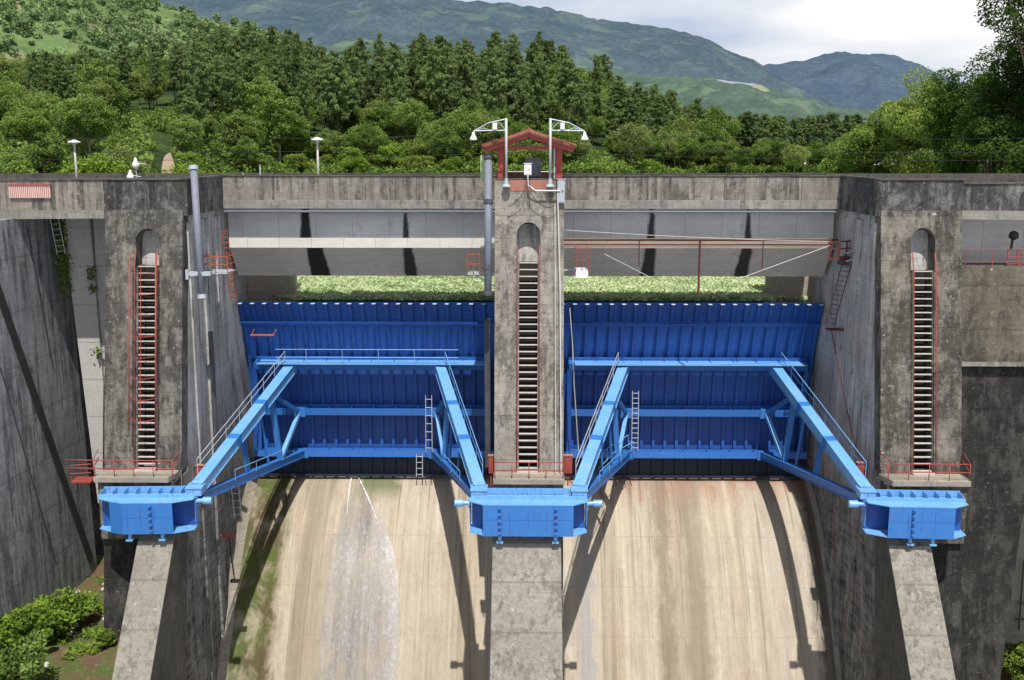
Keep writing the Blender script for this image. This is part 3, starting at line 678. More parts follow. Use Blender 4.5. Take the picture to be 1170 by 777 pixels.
# wing parapets
wl = parapet_seg(-62, LX[0]-.06, YQ+.05, ZTOP-.02, 'weathered parapet wall left of the left pier, above the blue-grey wing', M['parapet'], dz=-.28)
wr = parapet_seg(RX[1]+.03, 62, YQ+.05, ZTOP-.02, 'streaked grey parapet wall right of the right pier, to the photo edge', M['parapet_dark'], dz=-.22)
for x0, x1, lab, dz0, dz1 in ((-62, LX[0]-.06, 'grey deck edge beam below the parapet left of the left pier', -.28, 0), (RX[1]+.01, 62, 'grey deck edge beam below the parapet right of the right pier', 0, -.22)):
    m = MB(); m.hexa([(x0, YQ-.05, -3.95+dz0), (x1, YQ-.05, -3.95+dz1), (x1, 63, -3.95+dz1), (x0, 63, -3.95+dz0), (x0, YQ-.05, ZDECK-.004+dz0), (x1, YQ-.05, ZDECK-.004+dz1), (x1, 63, ZDECK-.004+dz1), (x0, 63, ZDECK-.004+dz0)])
    thing(m, 'edge_beam', M['lip'], lab, 'beam')
# banner-like striped sheet on the left parapet
p = empty('barrier_sheet', tuple(at(34, 218, Y=YQ-.05))); tag(p, 'faded red and white corrugated sheet set into the left parapet', 'barrier')
m = MB(); k = 22
for i in range(k):
    x = -1.15+2.3*i/(k-1); m.box(x-.035, x+.035, -.06, 0, -.40, .28)
m.build('ribs', paint('faded_pink_sheet', (.62, .42, .38), .7, .3, .4, (.3, .1, .08)), p)
m = MB(); m.box(-1.2, 1.2, .0, .03, -.42, .28); m.build('sheet', paint('faded_red_sheet', (.42, .2, .17), .7, .3, .4), p)
m = MB(); m.box(-1.22, 1.22, -.09, .03, .285, .37); m.build('top_rail', M['red'], p)
# rust pipe along the right span with hangers and cables
p = empty('rust_pipe', (0, 67.3, -5.9)); tag(p, 'rust-brown pipe hung across the right span on three short drops', 'pipe')
yq = 67.6
za = zv(274, yq)
m = MB(); m.tube([(CX[1]+.1, yq, za), (RX[0]-.2, yq, za)], .07, 8); m.tube([(CX[1]+.1, yq, za-.3), (RX[0]-.6, yq, za-.3)], .05, 6)
o = m.build('pipe', M['rust'], None); o.data.transform(Matrix.Translation(-Vector(p.location))); o.parent = p
for u, v2, r in ((730, 304, .035), (799, 336, .07), (871, 306, .035)):
    m = MB(); x = at(u, 300, Y=yq).x; m.tube([(x, yq, za), (x, yq, zv(v2, yq))], r, 8); o = m.build('drop_pipe', M['rust'], None); o.data.transform(Matrix.Translation(-Vector(p.location))); o.parent = p
def cable(pts, r, label, mat, name='cable', sag=0):
    m = MB(); P = []
    for i in range(len(pts)-1):
        a, b = Vector(pts[i]), Vector(pts[i+1])
        for q in np.linspace(0, 1, 10)[(1 if i else 0):]: P.append(a.lerp(b, q)-Vector((0, 0, sag*4*q*(1-q))))
    m.tube(P, r, 5); return thing(m, name, mat, label, name)
cable([at(646, 263, Y=67.4), at(950, 276, Y=67.4)], .022, 'pale cable stretched across the right span above the rust pipe', M['white_cable'], sag=.1)
cable([at(846, 318, Y=67.2), at(950, 280, Y=67.2)], .028, 'pale stay cable slanting up to the right pier under the span', M['white_cable'])
cable([at(690, 290, Y=67.2), at(745, 318, Y=67.2)], .022, 'pale stay cable slanting down under the right span near the central pier', M['white_cable'])
# upstream columns in each bay
for x0, x1, lab in ((LX[1], -16.9, 'shaded concrete column behind the left gate, pale edge towards the water'), (17.15, RX[0], 'olive-stained concrete column behind the right gate')):
    m = MB(); m.box(x0+.003, x1-.003, 73.45, 76, -16, -3.3)
    thing(m, 'upstream_column', M['inner'], lab, 'column')
# ------------------------------------------------------------------ pipes and fittings
def pipe_at(P, r, label, mat, bands, bandmat, name='drain_pipe'):
    p = empty(name, tuple(P[-1])); tag(p, label, 'pipe'); T = Matrix.Translation(-Vector(P[-1]))
    m = MB(); m.tube(P, r, 14); o = m.build('pipe', mat, None, 0, True); o.data.transform(T); o.parent = p
    a, b = Vector(P[0]), Vector(P[-1]); d = (b-a).normalized()
    for q in bands:
        c = a.lerp(b, q); m = MB(); m.tube([c-d*.12, c+d*.12], r+.06, 14); o = m.build('collar', bandmat, None, 0); o.data.transform(T); o.parent = p
    return p, T
A = at(221, 190, Y=61); B = at(231, 342, Y=59.6)
pp, T = pipe_at([A, B], .205, 'tall blue-grey pipe leaning beside the left pier above the parapet', M['pipe_grey'], (.01, .98), M['galv'])
m = MB(); q = at(229, 313, Y=59.8); m.box(q.x-.75, q.x+.6, q.y-.1, q.y+.3, q.z-.1, q.z+.12); m.box(q.x-.8, q.x-.65, q.y-.2, q.y+.2, q.z-.3, q.z+.25)
o = m.build('bracket', M['galv'], None); o.data.transform(T); o.parent = pp
A = at(557, 178, Y=61.2); B = at(558, 338, Y=59.4); A.x = B.x = -2.32
pp, T = pipe_at([A, B], .21, 'dark blue-grey pipe standing upright against the central pier', M['pipe_grey'], (.01, .33, .8, .98), M['pipe_dark'])
thing(MB().tube([(-19.45, 63.0, -11), (-19.45, 63.0, -20.5)], .16, 10), 'drain_pipe', M['pipe_dark'], 'thin dark downpipe low on the inner wall of the left pier', 'pipe')
m = MB(); m.box(-2.6, -2.28, 61.2, 62.2, -19, -10); thing(m, 'guide_rail', M['pipe_dark'], 'dark guide channel beside the central pier at the left gate edge', 'guide')
# service platforms with small rails
def platform(u, v, Y, w, d, label, railmat, plat, sgn=1, h=.95, floor=True):
    q = at(u, v, Y=Y); p = empty('service_platform', tuple(q)); tag(p, label, 'platform')
    m = MB(); m.box(-w/2, w/2, 0, d, -.06, 0)
    if plat == 'white': m.box(-w/2, w/2, -.03, 0, -.45, -.07)
    m.build('floor_plate', M[plat], p)
    g = MB()
    for hh in (h, h*.5): g.tube([(-w/2, d, hh), (-w/2, 0, hh), (w/2, 0, hh), (w/2, d, hh)], .03, 6)
    for x in (-w/2, 0, w/2): g.tube([(x, 0, 0), (x, 0, h)], .03, 6)
    g.build('guard_rail', M[railmat], p)
    m = MB(); m.beam((-sgn*w/2, d*.6, -.05), (-sgn*(w/2+.9), d*.6, -.1), .1, .1); m.beam((sgn*w/2*.5, d*.6, -.05), (-sgn*(w/2+.9), d*.6, -.9), .08, .08); m.build('bracket', M['galv'], p)
    return p
platform(541, 313, 63.5, .75, 1.6, 'small rusty-railed platform hung left of the central pier', 'orange', 'galv', -1, 1.2)
platform(665, 309, 63.5, .75, 1.6, 'small white-fronted railed platform hung right of the central pier', 'red', 'white', 1, 1.3)
platform(246, 312, 63.0, 1.5, 2., 'rusty railed platform on the inner wall of the left pier', 'orange', 'galv', 1, 1.0)
# extra rusty rails and a hanging ladder by the left pier
def ladder(a, b, w, n, mat, label, cage=False, rail=.03):
    p = empty('wall_ladder', tuple(b)); tag(p, label, 'ladder'); a = Vector(a)-Vector(b); b = Vector((0, 0, 0)); d = (a-b).normalized(); r = d.cross(Vector((0, 1, 0))).normalized()*(w/2)
    for s in (-1, 1): MB().tube([a+r*s, b+r*s], rail, 6).build('stile', M[mat], p)
    m = MB()
    for k in range(n): c = a.lerp(b, (k+.5)/n); m.tube([c-r, c+r], rail*.7, 5)
    m.build('rungs', M[mat], p)
    return p
ladder(at(256, 262, Y=66), at(267, 345, Y=67.5), .35, 14, 'orange', 'thin rusty ladder on the inner wall above the left gate corner')
ladder(at(972, 285, Y=65), at(948, 372, Y=66.2), .55, 16, 'rust', 'rust-brown ladder on the inner wall above the right gate corner')
m = MB(); q = at(956, 376, Y=66.2); m.box(q.x-.6, q.x+.6, q.y-.3, q.y+.5, q.z-.06, q.z); thing(m, 'ladder_platform', M['rust'], 'small rusty plate at the foot of the right wall ladder', 'platform')
q = at(958, 285, Y=65.5)
p = empty('rusty_frame', tuple(q)); tag(p, 'rusty steel frame of brackets at the right end of the rust pipe', 'frame')
m = MB()
for dx in (-.5, .0, .5, 1.1): m.beam((dx, 0, -.7), (dx, 0, .5), .09, .09)
for dz in (-.6, 0, .45): m.beam((-.6, 0, dz), (1.3, .1, dz+.1), .08, .08)
m.build('frame', M['rust'], p)
m = MB(); m.beam((.3, -.5, -.2), (1.9, -.3, .35), .16, .1); m.beam((.4, -.4, -.7), (1.9, -.2, -.15), .2, .08); m.build('bracket_arm', M['galv'], p)
m = MB(); m.box(.2, 1.6, .1, .8, -1.0, -.5); m.build('motor_box', M['pipe_dark'], p)
# hoses and cables on the right inner wall / left
cable([at(950, 378, Y=66), at(968, 470, Y=63), at(985, 545, Y=60), at(990, 560, Y=58.6)], .035, 'dark hose hanging down the inner wall of the right pier', M['rust'], 'hose')
cable([at(637, 216, Y=60.2), at(640, 330, Y=59.0), at(641, 540, Y=57.1)], .035, 'pale conduit running down the right edge of the central pier', M['white_cable'], 'conduit')
cable([at(634, 232, Y=60.0), at(635, 540, Y=57.0)], .022, 'thin pale wire down the central pier beside the conduit', M['white_cable'], 'wire')
cable([at(651, 352, Y=69), at(654, 392, Y=69.3), at(656, 440, Y=69.3), at(661, 515, Y=69.8)], .04, 'pale hose hanging down the left end of the right gate', M['white_cable'], 'hose')
# red boxes at trunnion ends
for (u, v, Y, lab) in ((229, 541, 60., 'small red box mounted on the inner wall beside the left trunnion'), (649, 530, 58.4, 'red box at the right corner of the central landing'), (561, 530, 58.6, 'narrow red box at the left corner of the central landing'), (983, 538, 60., 'red box mounted on the inner wall beside the right trunnion')):
    q = at(u, v, Y=Y); p = empty('control_box', tuple(q)); tag(p, lab, 'box')
    w = .24 if u != 561 else .14
    m = MB(); m.box(-w, w, -.15, .15, -.55, .5); m.build('cabinet', M['red'], p, .02)
    m = MB(); m.box(-w-.03, w+.03, -.19, .17, .504, .54); m.build('lid', M['redwall'], p)
    m = MB(); m.beam((0, 0, -.6), (0, 0, -1.3), .08, .08); m.build('post', M['red'], p)
# lifebuoy-like red wheel on rod at left wall foot
q = at(261, 612, Y=61.6); p = empty('valve_stand', tuple(q)); tag(p, 'small red handwheel on a thin rod at the foot of the left bay wall', 'valve')
m = MB(); m.tube([(.28*math.cos(a), -.05, .28*math.sin(a)) for a in np.linspace(0, 2*PI, 17)], .05, 6); m.tube([(-.5, 0, .02), (.35, 0, .0)], .05, 6); m.build('handwheel', M['red'], p)
m = MB(); m.tube([(0, 0, -.1), (.25, 0, -2.9)], .045, 6); m.build('rod', M['black'], p)
m = MB(); m.box(0, .5, -.15, .15, -3.05, -2.9); m.build('foot', M['black'], p)
ladder(at(268, 552, Y=62), at(272, 592, Y=61.8), .45, 5, 'galv', 'short grey ladder hanging under the left arm beside the wall')
# ------------------------------------------------------------------ kiosk on the central pier
KY = 61.3; p = empty('kiosk', (CS, KY, ZTOP)); tag(p, 'small open shelter with red tiled roof on the central pier', 'shelter')
def KX(u): return at(u, 180, Y=KY).x-CS
def KZ(v): return zv(v, KY)-ZTOP
zr, ze = KZ(151), KZ(168); hw = 2.62; yd = 3.4
for i, (xa_, w) in enumerate(((KX(572), .18), (KX(639), .18))):
    for yy in (.2, yd-.4):
        m = MB(); m.box(xa_-w, xa_+w, yy, yy+.3, 0, ze+.12); m.build('post', M['red'], p, .02)
        m = MB(); m.tube([(xa_+(.26 if i == 0 else -.26), yy+.1, 0), (xa_+(.26 if i == 0 else -.26), yy+.1, ze+.3)], .05, 6); m.build('pole', M['white_cable' if i else 'red'], p)
for s in (-1, 1):
    m = MB(); n = 13                                        # rolls of curved tiles running down the slope
    for k in range(n):
        y = -.35+(yd+.5)*k/(n-1)
        for j in range(6):
            a = j/6; b_ = (j+1)/6+.03
            x0, z0 = s*hw*a, zr+(ze-zr)*a**.9; x1, z1 = s*hw*min(b_, 1.02), zr+(ze-zr)*min(b_, 1.02)**.9
            m.tube([(x0, y, z0+.03), (x1, y, z1+.015)], .15, 8)
    m.build('roof_tiles', M['tile'], p)
    m = MB(); m.hexa([(0, -.2, zr-.10), (s*hw*.98, -.2, ze-.12), (s*hw*.98, yd+.1, ze-.12), (0, yd+.1, zr-.10), (0, -.2, zr-.04), (s*hw*.98, -.2, ze-.06), (s*hw*.98, yd+.1, ze-.06), (0, yd+.1, zr-.04)]); m.build('roof_boards', M['redwall'], p)
    for yy in (-.28, yd): MB().beam((0, yy, zr-.2), (s*hw*.98, yy, ze-.2), .08, .22).build('rafter', M['red'], p)
m = MB(); m.tube([(0, -.4, zr+.1), (0, yd+.2, zr+.1)], .16, 8); m.build('ridge_tiles', M['tile'], p)
m = MB(); m.beam((KX(566), .35, ze-.05), (KX(645), .35, ze-.05), .16, .2); m.build('tie_beam', M['red'], p)
m = MB(); m.box(KX(583), KX(633), -.78, -.62, -.62, -.02); m.build('red_wall', M['redwall'], p)
m = MB(); m.box(KX(566), KX(646), -.66, yd, -.01, .05); m.build('floor_slab', M['coping'], p)
m = MB(); m.box(KX(565), KX(646), yd+.0, yd+.2, .05, .35); m.build('back_kerb', M['redwall'], p)
def cabinet(u, v0, v1, w, Y, mat, label, d=.5, lid=None):
    q = at(u, v1, Y=Y); h = zv(v0, Y)-q.z; p = empty('electric_cabinet', tuple(q)); tag(p, label, 'cabinet')
    m = MB(); m.box(-w/2, w/2, 0, d, 0, h); m.build('cabinet', mat, p, .02)
    m = MB(); m.box(-w/2+.06, w/2-.06, -.02, -.001, .06, h-.06); dr = m.build('door', mat, p, .008)
    m = MB(); m.box(w/2-.16, w/2-.11, -.05, -.021, h*.45, h*.55); m.build('handle', M['black'], dr)
    m = MB(); m.box(-w/2-.04, w/2+.04, -.05, d+.04, h+.002, h+.03); m.build('cap', mat, p)
cabinet(609.5, 181, 202, .88, 63., M['pipe_grey'], 'grey cabinet under the shelter roof on the central pier')
cabinet(603, 187, 200, .42, 60.4, M['white'], 'small white box on a stalk in front of the shelter', .25)
cabinet(641, 205, 232, .42, 60.15, M['galv'], 'pale grey box on the top right corner of the central pier', .5)
cable([at(603, 200, Y=60.3), at(604, 212, Y=60.15), at(612, 218, Y=60.1), at(640, 218, Y=60.1)], .05, 'bent grey conduit from the white box to the grey box', M['galv'], 'conduit')
cable([at(602, 202, Y=60.25), at(597, 222, Y=59.95), at(580, 236, Y=59.95)], .02, 'black cable looping left below the white box', M['black'], sag=.12)
cable([at(604, 202, Y=60.25), at(607, 222, Y=59.95), at(622, 236, Y=59.95), at(634, 234, Y=59.95)], .02, 'black cable looping right below the white box', M['black'], sag=.1)
m = MB(); q = at(552.5, 202, Y=62.5); m.box(q.x-.18, q.x+.18, q.y, q.y+.06, q.z-.2, q.z+1.25); m.beam((q.x, q.y+.1, q.z-.3), (q.x, q.y+.1, q.z+1.2), .05, .05)
thing(m, 'sign_board', M['greenboard'], 'narrow pale green board behind the parapet left of the shelter', 'board')
# floodlight masts
def mast(u, sgn, utip, label):
    b = at(u, 212, Y=60.25); p = empty('floodlight_mast', tuple(b)); tag(p, label, 'lamp mast')
    h = zv(135, 60.25)-b.z
    m = MB(); m.tube([(0, 0, .25), (0, 0, h)], .075, 10); m.build('mast', M['galv'], p, 0, True)
    m = MB(); m.lathe((0, 0, 0), [(.0, -.08), (.26, -.08), (.26, -.02), (.13, .08), (.09, .4), (0, .4)], 8); m.box(-.2, .2, .05, .7, -.06, .05); m.build('base', M['galv'], p)
    L = abs(at(utip, 150, Y=60.25).x-b.x); zt = h-.05; zl = zv(149, 60.25)-b.z
    m = MB(); tip = (sgn*L, 0, zl-.02)
    m.tube([(0, 0, zt), (sgn*L*.55, 0, zl+.42), tip], .035, 6); m.tube([(0, 0, zl-.0), tip], .035, 6)
    n = 4; top = lambda q: zt+(zl-zt)*q**1.0
    P = []
    for k in range(n+1): q = k/n; P.append((sgn*L*q*.95, 0, (zl if k % 2 == 0 else top(q)-.02)))
    m.tube(P, .022, 5); m.build('truss_arm', M['galv'], p)
    m = MB(); m.box(sgn*L*.36-.12, sgn*L*.36+.12, -.1, .1, zl+.05, zl+.42); m.build('ballast_box', M['white'], p, .01)
    m = MB(); m.tube([(sgn*L, 0, zl), (sgn*L*1.03, 0, zl-.12)], .03, 6); m.lathe((sgn*L*1.03, 0, zl-.5), [(.0, .42), (.07, .4), (.09, .26), (.2, .05), (.22, 0), (.17, -.04), (.0, -.06)], 14)
    m.build('lamp_head', M['white'], p, 0, True)
    return p
mast(578.5, -1, 542, 'grey floodlight mast at the left of the shelter, arm pointing left')
mast(628.5, 1, 667, 'grey floodlight mast at the right of the shelter, arm pointing right')
# street lamps on the crest
def street_lamp(u, vt, label):
    b = at(u, 208, Y=70.4); p = empty('street_lamp', (b.x, 70.4, -2.95)); tag(p, label, 'street lamp', 'street lamps along the dam road')
    h = zv(vt, 70.4)+2.95
    MB().tube([(0, 0, 0), (0, 0, h)], .09, 10, .06).build('post', M['white_cable'], p, 0, True)
    MB().lathe((0, 0, h), [(0, .14), (.1, .12), (.42, 0), (.40, -.07), (.14, -.1), (.07, -.3), (0, -.3)], 18).build('lamp_head', M['white'], p, 0, True)
street_lamp(88, 162, 'crest road lamp with disc head, the one nearer the left edge')
street_lamp(364, 159, 'crest road lamp with disc head, above the left bridge span')
def floodlight(u, v, Y, label):
    q = at(u, v, Y=Y); p = empty('floodlight', tuple(q)); tag(p, label, 'floodlight')
    MB().lathe((0, 0, 0), [(0, .36), (.05, .34), (.09, .18), (.2, 0), (.21, -.12), (.12, -.28), (0, -.3)], 14).build('lamp_housing', M['white'], p, 0, True)
    MB().tube([(0, 0, -.25), (.05, 0, -1.3)], .03, 6).build('stalk', M['galv'], p)
    MB().tube([(0, 0, .05), (.6, .05, -.05)], .02, 5).build('arm', M['galv'], p)
floodlight(155, 187, 62, 'white bell-shaped floodlight above the left pier parapet, the higher one')
floodlight(149, 201, 61.6, 'white bell-shaped floodlight just over the left pier parapet, the lower one')
for u, v, lab in ((297, 189, 'thin grey stub post standing on the left span parapet'), (277.5, 198, 'very short white stub on the left span parapet')):
    q = at(u, v, Y=YP+.1); m = MB(); m.tube([q, (q.x, q.y, ZTOP+.1)], .05, 6); m.tube([q, (q.x, q.y, q.z+.04)], .07, 6); thing(m, 'stub_post', M['galv'], lab, 'post')
for k, (y, z0, z1, w) in enumerate(((78, 1.15, 1.2, 'topmost'), (78, .15, .3, 'middle'), (78, -.45, -.2, 'lowest'))):
    cable([(-50, y, z0), (0, y, z1), (55, y, z0)], .016, 'thin power line across the valley behind the shelter, the %s one' % w, M['black'], 'power_line', .5)
# ------------------------------------------------------------------ wings
def quadwall(name, pts, mat, label, cat, ext=(0, .6, 0), bev=0):
    m = MB(); m.prism(pts, ext); return thing(m, name, mat, label, cat, bev)
Zt = -3.96
a = at(73, 247, Y=66); b = at(116, 700, Y=66); c_ = at(-120, 720, Y=50); d_ = at(-120, 225, Y=50)
a.z = Zt; d_.z = Zt
n0 = (b-a).cross(d_-a); rr_ = ray(-120, 720); c_ = rr_*(a.dot(n0)/rr_.dot(n0))
quadwall('wing_wall', [a, d_, c_, b], M['wing'], 'large blue-grey shaded wing wall at the left edge of the photo', 'wall', (-.5, .6, 0))
# raking grooves on the wing (real recess strips standing as dark ribs)
nrm = (a-d_).cross(c_-d_).normalized(); 
if nrm.y > 0: nrm = -nrm
def onwing(u, v):
    r = ray(u, v); k = a.dot(nrm)/r.dot(nrm); return r*k
m = MB()
P0, P1 = onwing(-14, 300)+nrm*.02, onwing(103, 640)+nrm*.02
m.beam(P0, P1, .55, .2, up=tuple(nrm)); thing(m, 'drain_channel', M['channel'], 'dark mossy channel raking down across the left wing wall', 'channel')
m = MB(); m.beam(onwing(30, 258)+nrm*.02, onwing(60, 420)+nrm*.02, .1, .06, up=tuple(nrm)); m.beam(onwing(0, 420)+nrm*.02, onwing(62, 640)+nrm*.02, .08, .06, up=tuple(nrm))
thing(m, 'wall_joint', M['pipe_dark'], 'thin formwork joints on the left wing wall beside the channel', 'joint')
def yw(u): return 64.5
quadwall('wing_slab', [at(u, v, Y=64.5) for u, v in ((70, 244), (102, 244), (118, 440), (117, 575), (112, 575), (90, 400))], M['slab'], 'tall pale tapering slab between the left wing wall and the left pier', 'wall')
quadwall('wing_slab', [at(u, v, Y=64.8) for u, v in ((106, 244), (130, 244), (130, 440), (119, 460))], M['slab'], 'narrow pale slab beside the left edge of the left pier', 'wall')
quadwall('backing_wall', [at(u, v, Y=68.0) for u, v in ((55, 236), (140, 236), (140, 760), (80, 760))], M['wing_dark'], 'black recess wall in the gaps beside the left pier', 'wall')
ladder(at(60, 240, Y=63.2), at(70, 290, Y=63.4), .5, 8, 'galv', 'short thin ladder hanging from the deck at the left wing')
m = MB(); q = at(89, 549, Y=58.); m.box(q.x-.45, q.x+.75, q.y, q.y+.9, q.z-.15, q.z-.05); m.tube([(q.x-.4, q.y, q.z-.1), (q.x-.4, q.y, q.z+.9), (q.x+.7, q.y+.3, q.z+.9)], .03, 6)
m.tube([(q.x-.4, q.y, q.z+.4), (q.x+.7, q.y+.2, q.z+.4)], .03, 6); thing(m, 'side_platform', M['red'], 'small red railed platform left of the left pier landing', 'platform')
# right wing
yr = 61.2
def YR(u, v, Y=yr): return at(u, v, Y=Y)
quadwall('wing_wall', [(RX[1]+.004, yr+1.6, -4.), (62, yr+1.6, -4.), (62, yr+1.6, zv(306, yr+1.6)), (RX[1]+.004, yr+1.6, zv(306, yr+1.6))], M['panel'], 'smooth grey upper wall right of the right pier, above the railed ledge', 'wall')
zl1 = zv(303, yr); zl2 = zv(412, yr)
quadwall('wing_wall', [(RX[1]+.004, yr-.45, zl1), (62, yr-.45, zl1), (62, yr-.45, zl2), (RX[1]+.004, yr-.45, zl2)], M['wing_moss'], 'mossy brown stained wall band under the ledge right of the right pier', 'wall', (0, 2., 0))
m = MB(); m.box(RX[1]+.01, 62, yr-.5, yr-.35, zl2-.16, zl2+.10); thing(m, 'stain_course', M['lip'], 'pale lime-crusted course at the foot of the mossy wall band', 'course')
lo = [at(1090, 416, Y=yr), at(1290, 416, Y=yr), at(1178, 600, Y=yr-1), at(1140, 790, Y=yr-2), at(1128, 900, Y=yr-4), at(1060, 900, Y=yr-4), at(1075, 790, Y=yr-2)]
m = MB()
L = [(RX[1]-.05, yr-.1, zl2-.162), (44, yr-.1, zl2-.162), (at(1168, 590, Y=yr-.4).x, yr-.4, at(1168, 590, Y=yr-.4).z), (at(1141, 790, Y=yr-1).x, yr-1, at(1141, 790, Y=yr-1).z), (at(1129, 900, Y=yr-1.5).x, yr-1.5, at(1129, 900, Y=yr-1.5).z), (RX[1]-.05, yr-1.5, -40)]
m.prism(L, (0, 3, 0)); thing(m, 'lower_wing_wall', M['wing_dark'], 'tall black stained wall below the pale course right of the right pier', 'wall')
m = MB()
for hh in (.3, 1.0): m.tube([(RX[1]+.2, yr-.35, zl1+hh), (40, yr-.35, zl1+hh)], .025, 6)
for k in range(10): x = RX[1]+.6+1.55*k; m.tube([(x, yr-.35, zl1), (x, yr-.35, zl1+1.)], .025, 6)
thing(m, 'ledge_rail', M['red'], 'thin red railing along the ledge right of the right pier', 'railing')
q = at(1160, 296, Y=yr+.2); p = empty('ledge_gate', tuple(q)); tag(p, 'rusty red cage frame with a potted sprig on the right ledge', 'frame')
m = MB()
for dx in (-.45, .1, .7): m.tube([(dx, 0, -.6), (dx, 0, .6)], .05, 6)
for dz in (-.3, .1, .55): m.tube([(-.45, 0, dz), (.8, 0, dz)], .04, 6)
m.build('frame', M['red'], p)
m = MB(); m.tube([(-.3, 0, .5), (-.25, 0, 1.2)], .07, 6); m.lathe((-.2, 0, 1.35), [(0, -.3), (.3, -.1), (.25, .2), (0, .3)], 8); m.build('knob', M['black'], p)
# far bank wall at bottom right
quadwall('bank_wall', [at(1100, 560, Y=75), at(1330, 540, Y=75), at(1330, 900, Y=75), at(1100, 900, Y=75)], M['bank'], 'sunlit pale retaining wall in the gap at the lower right edge', 'wall')
m = MB(); 
for u0, v0, u1, v1 in ((1163, 690, 1200, 688), (1160, 708, 1200, 706), (1170, 640, 1164, 720)): m.tube([at(u0, v0, Y=74.7), at(u1, v1, Y=74.7)], .06, 6)
thing(m, 'bank_pipes', M['pipe_dark'], 'crossing dark pipes on the pale wall at the lower right edge', 'pipe')
# ground at both feet
def ground(x0, x1, y0, y1, zf, mat, name, n=50):
    rows = [[(x, y, zf(x, y)) for x in np.linspace(x0, x1, n)] for y in np.linspace(y0, y1, n)]
    m = MB(); m.grid(rows); o = m.build(name, mat, None, 0, True); tag(o, kind='structure'); return o
t = NT('rough_bank_soil'); n1 = t.noise((.5, .5, .5), 8, .7, .4); n2 = t.noise((3, 3, 3), 8, .75)
c = t.mix(t.ramp(n1, .42, .58), (.17, .105, .07), (.10, .15, .035)); c = t.mix(t.ramp(n2, .55, .68, 0, .7), c, (.30, .27, .22)); c = t.mix(t.ramp(n2, .3, .45, .6, 0), c, (.05, .04, .02)); t.bump(n2, 1, .2); M['soil'] = t.done(c, .95, .1)
def zg(x, y): return -27.6-.045*(66-y)+.25*noise.fractal(Vector((x*.35, y*.35, 0)), 1, 2, 5)+.02*(x+24)
ground(-75, -21.0, 22, 68, zg, M['soil'], 'riverbank_ground')
ground(LX[0], 90, 20, 110, lambda x, y: -50+.5*noise.noise(Vector((x*.2, y*.2, 1))), M['soil'], 'riverbed_ground')
ground(24, 80, 50, 76, lambda x, y: -37.6-.1*(70-y)+.3*noise.noise(Vector((x*.5, y*.5, 1))), M['soil'], 'riverbank_ground')
# ------------------------------------------------------------------ leaves
def leafmesh(name, C, size, shade, mat, flat=.0, aspect=1.6, rng=RNG):
    """one quad per centre; C (N,3), size (N,), shade (N,)"""
    N = len(C); n = rng.normal(size=(N, 3)); n[:, 2] += flat*np.sign(n[:, 2]+1e-9)*1.0; n /= np.linalg.norm(n, axis=1)[:, None]
    r = rng.normal(size=(N, 3)); a = np.cross(n, r); a /= np.linalg.norm(a, axis=1)[:, None]; b = np.cross(n, a)
    s = np.asarray(size)[:, None]; a = a*s*aspect*.5; b = b*s*.5
    V = np.empty((N, 4, 3)); V[:, 0] = C-a; V[:, 1] = C+b*.9; V[:, 2] = C+a; V[:, 3] = C-b*.9
    me = bpy.data.meshes.new(name); me.vertices.add(4*N); me.vertices.foreach_set('co', V.reshape(-1).astype(np.float32))
    me.loops.add(4*N); me.loops.foreach_set('vertex_index', np.arange(4*N, dtype=np.int32))
    me.polygons.add(N); me.polygons.foreach_set('loop_start', np.arange(0, 4*N, 4, dtype=np.int32))
    try: me.polygons.foreach_set('loop_total', np.full(N, 4, dtype=np.int32))
    except Exception: pass
    me.update(calc_edges=True); at2 = me.attributes.new('shade', 'FLOAT', 'FACE'); at2.data.foreach_set('value', np.asarray(shade, dtype=np.float32))
    me.materials.append(mat); return me
def clumps(cent, rad, per, rng, squash=.75):
    """leaf positions on the outer part of each clump"""
    N = len(cent)*per; d = rng.normal(size=(N, 3)); d /= np.linalg.norm(d, axis=1)[:, None]
    rr = rng.uniform(.45, 1.08, N)**.6; c = np.repeat(cent, per, 0); R_ = np.repeat(rad, per)[:, None]
    P = c+d*rr[:, None]*R_*np.array([1, 1, squash]); up = d[:, 2]*.5+.5
    return P, up
def broad_tree(seed, h, w, nc, per, leaf, mat, bark, base=.28, trunk=True):
    rng = np.random.default_rng(seed)
    d = rng.normal(size=(nc, 3)); d /= np.linalg.norm(d, axis=1)[:, None]; r = rng.uniform(.25, 1, nc)**.5
    C = d*r[:, None]*np.array([w/2*.85, w/2*.85, h*(1-base)/2*.85]); C[:, 2] += h*(base+(1-base)/2)
    C[:, 0] += rng.normal()*.06*w*((C[:, 2]/h)); lob = 1+.3*np.sin(np.arctan2(C[:, 1], C[:, 0])*3+rng.uniform(0, 6)); C[:, 0] *= lob; C[:, 1] *= lob
    rad = rng.uniform(.09, .2, nc)*w*(.9+.3*(1-r)); P, up = clumps(C, rad, per, rng)
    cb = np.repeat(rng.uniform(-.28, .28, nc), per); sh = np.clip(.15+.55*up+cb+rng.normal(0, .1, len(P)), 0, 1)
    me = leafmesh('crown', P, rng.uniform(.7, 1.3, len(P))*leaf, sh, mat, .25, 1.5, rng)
    tb = MB(); tb.tube([(0, 0, -.5), (.1*w*.1, 0, h*.3), (0, .05*w, h*.62)], max(.12, h*.022), 7, h*.008)
    for k in range(7):
        c = C[rng.integers(nc)]; s = Vector((0, 0, h*rng.uniform(.2, .5))); e = Vector(c); tb.tube([s, s.lerp(e, .5)+Vector((0, 0, -.04*h)), e], h*.010, 5, h*.003)
    to = tb.build('trunk', bark, None, 0, True); tm = to.data; bpy.data.objects.remove(to)
    return me, tm
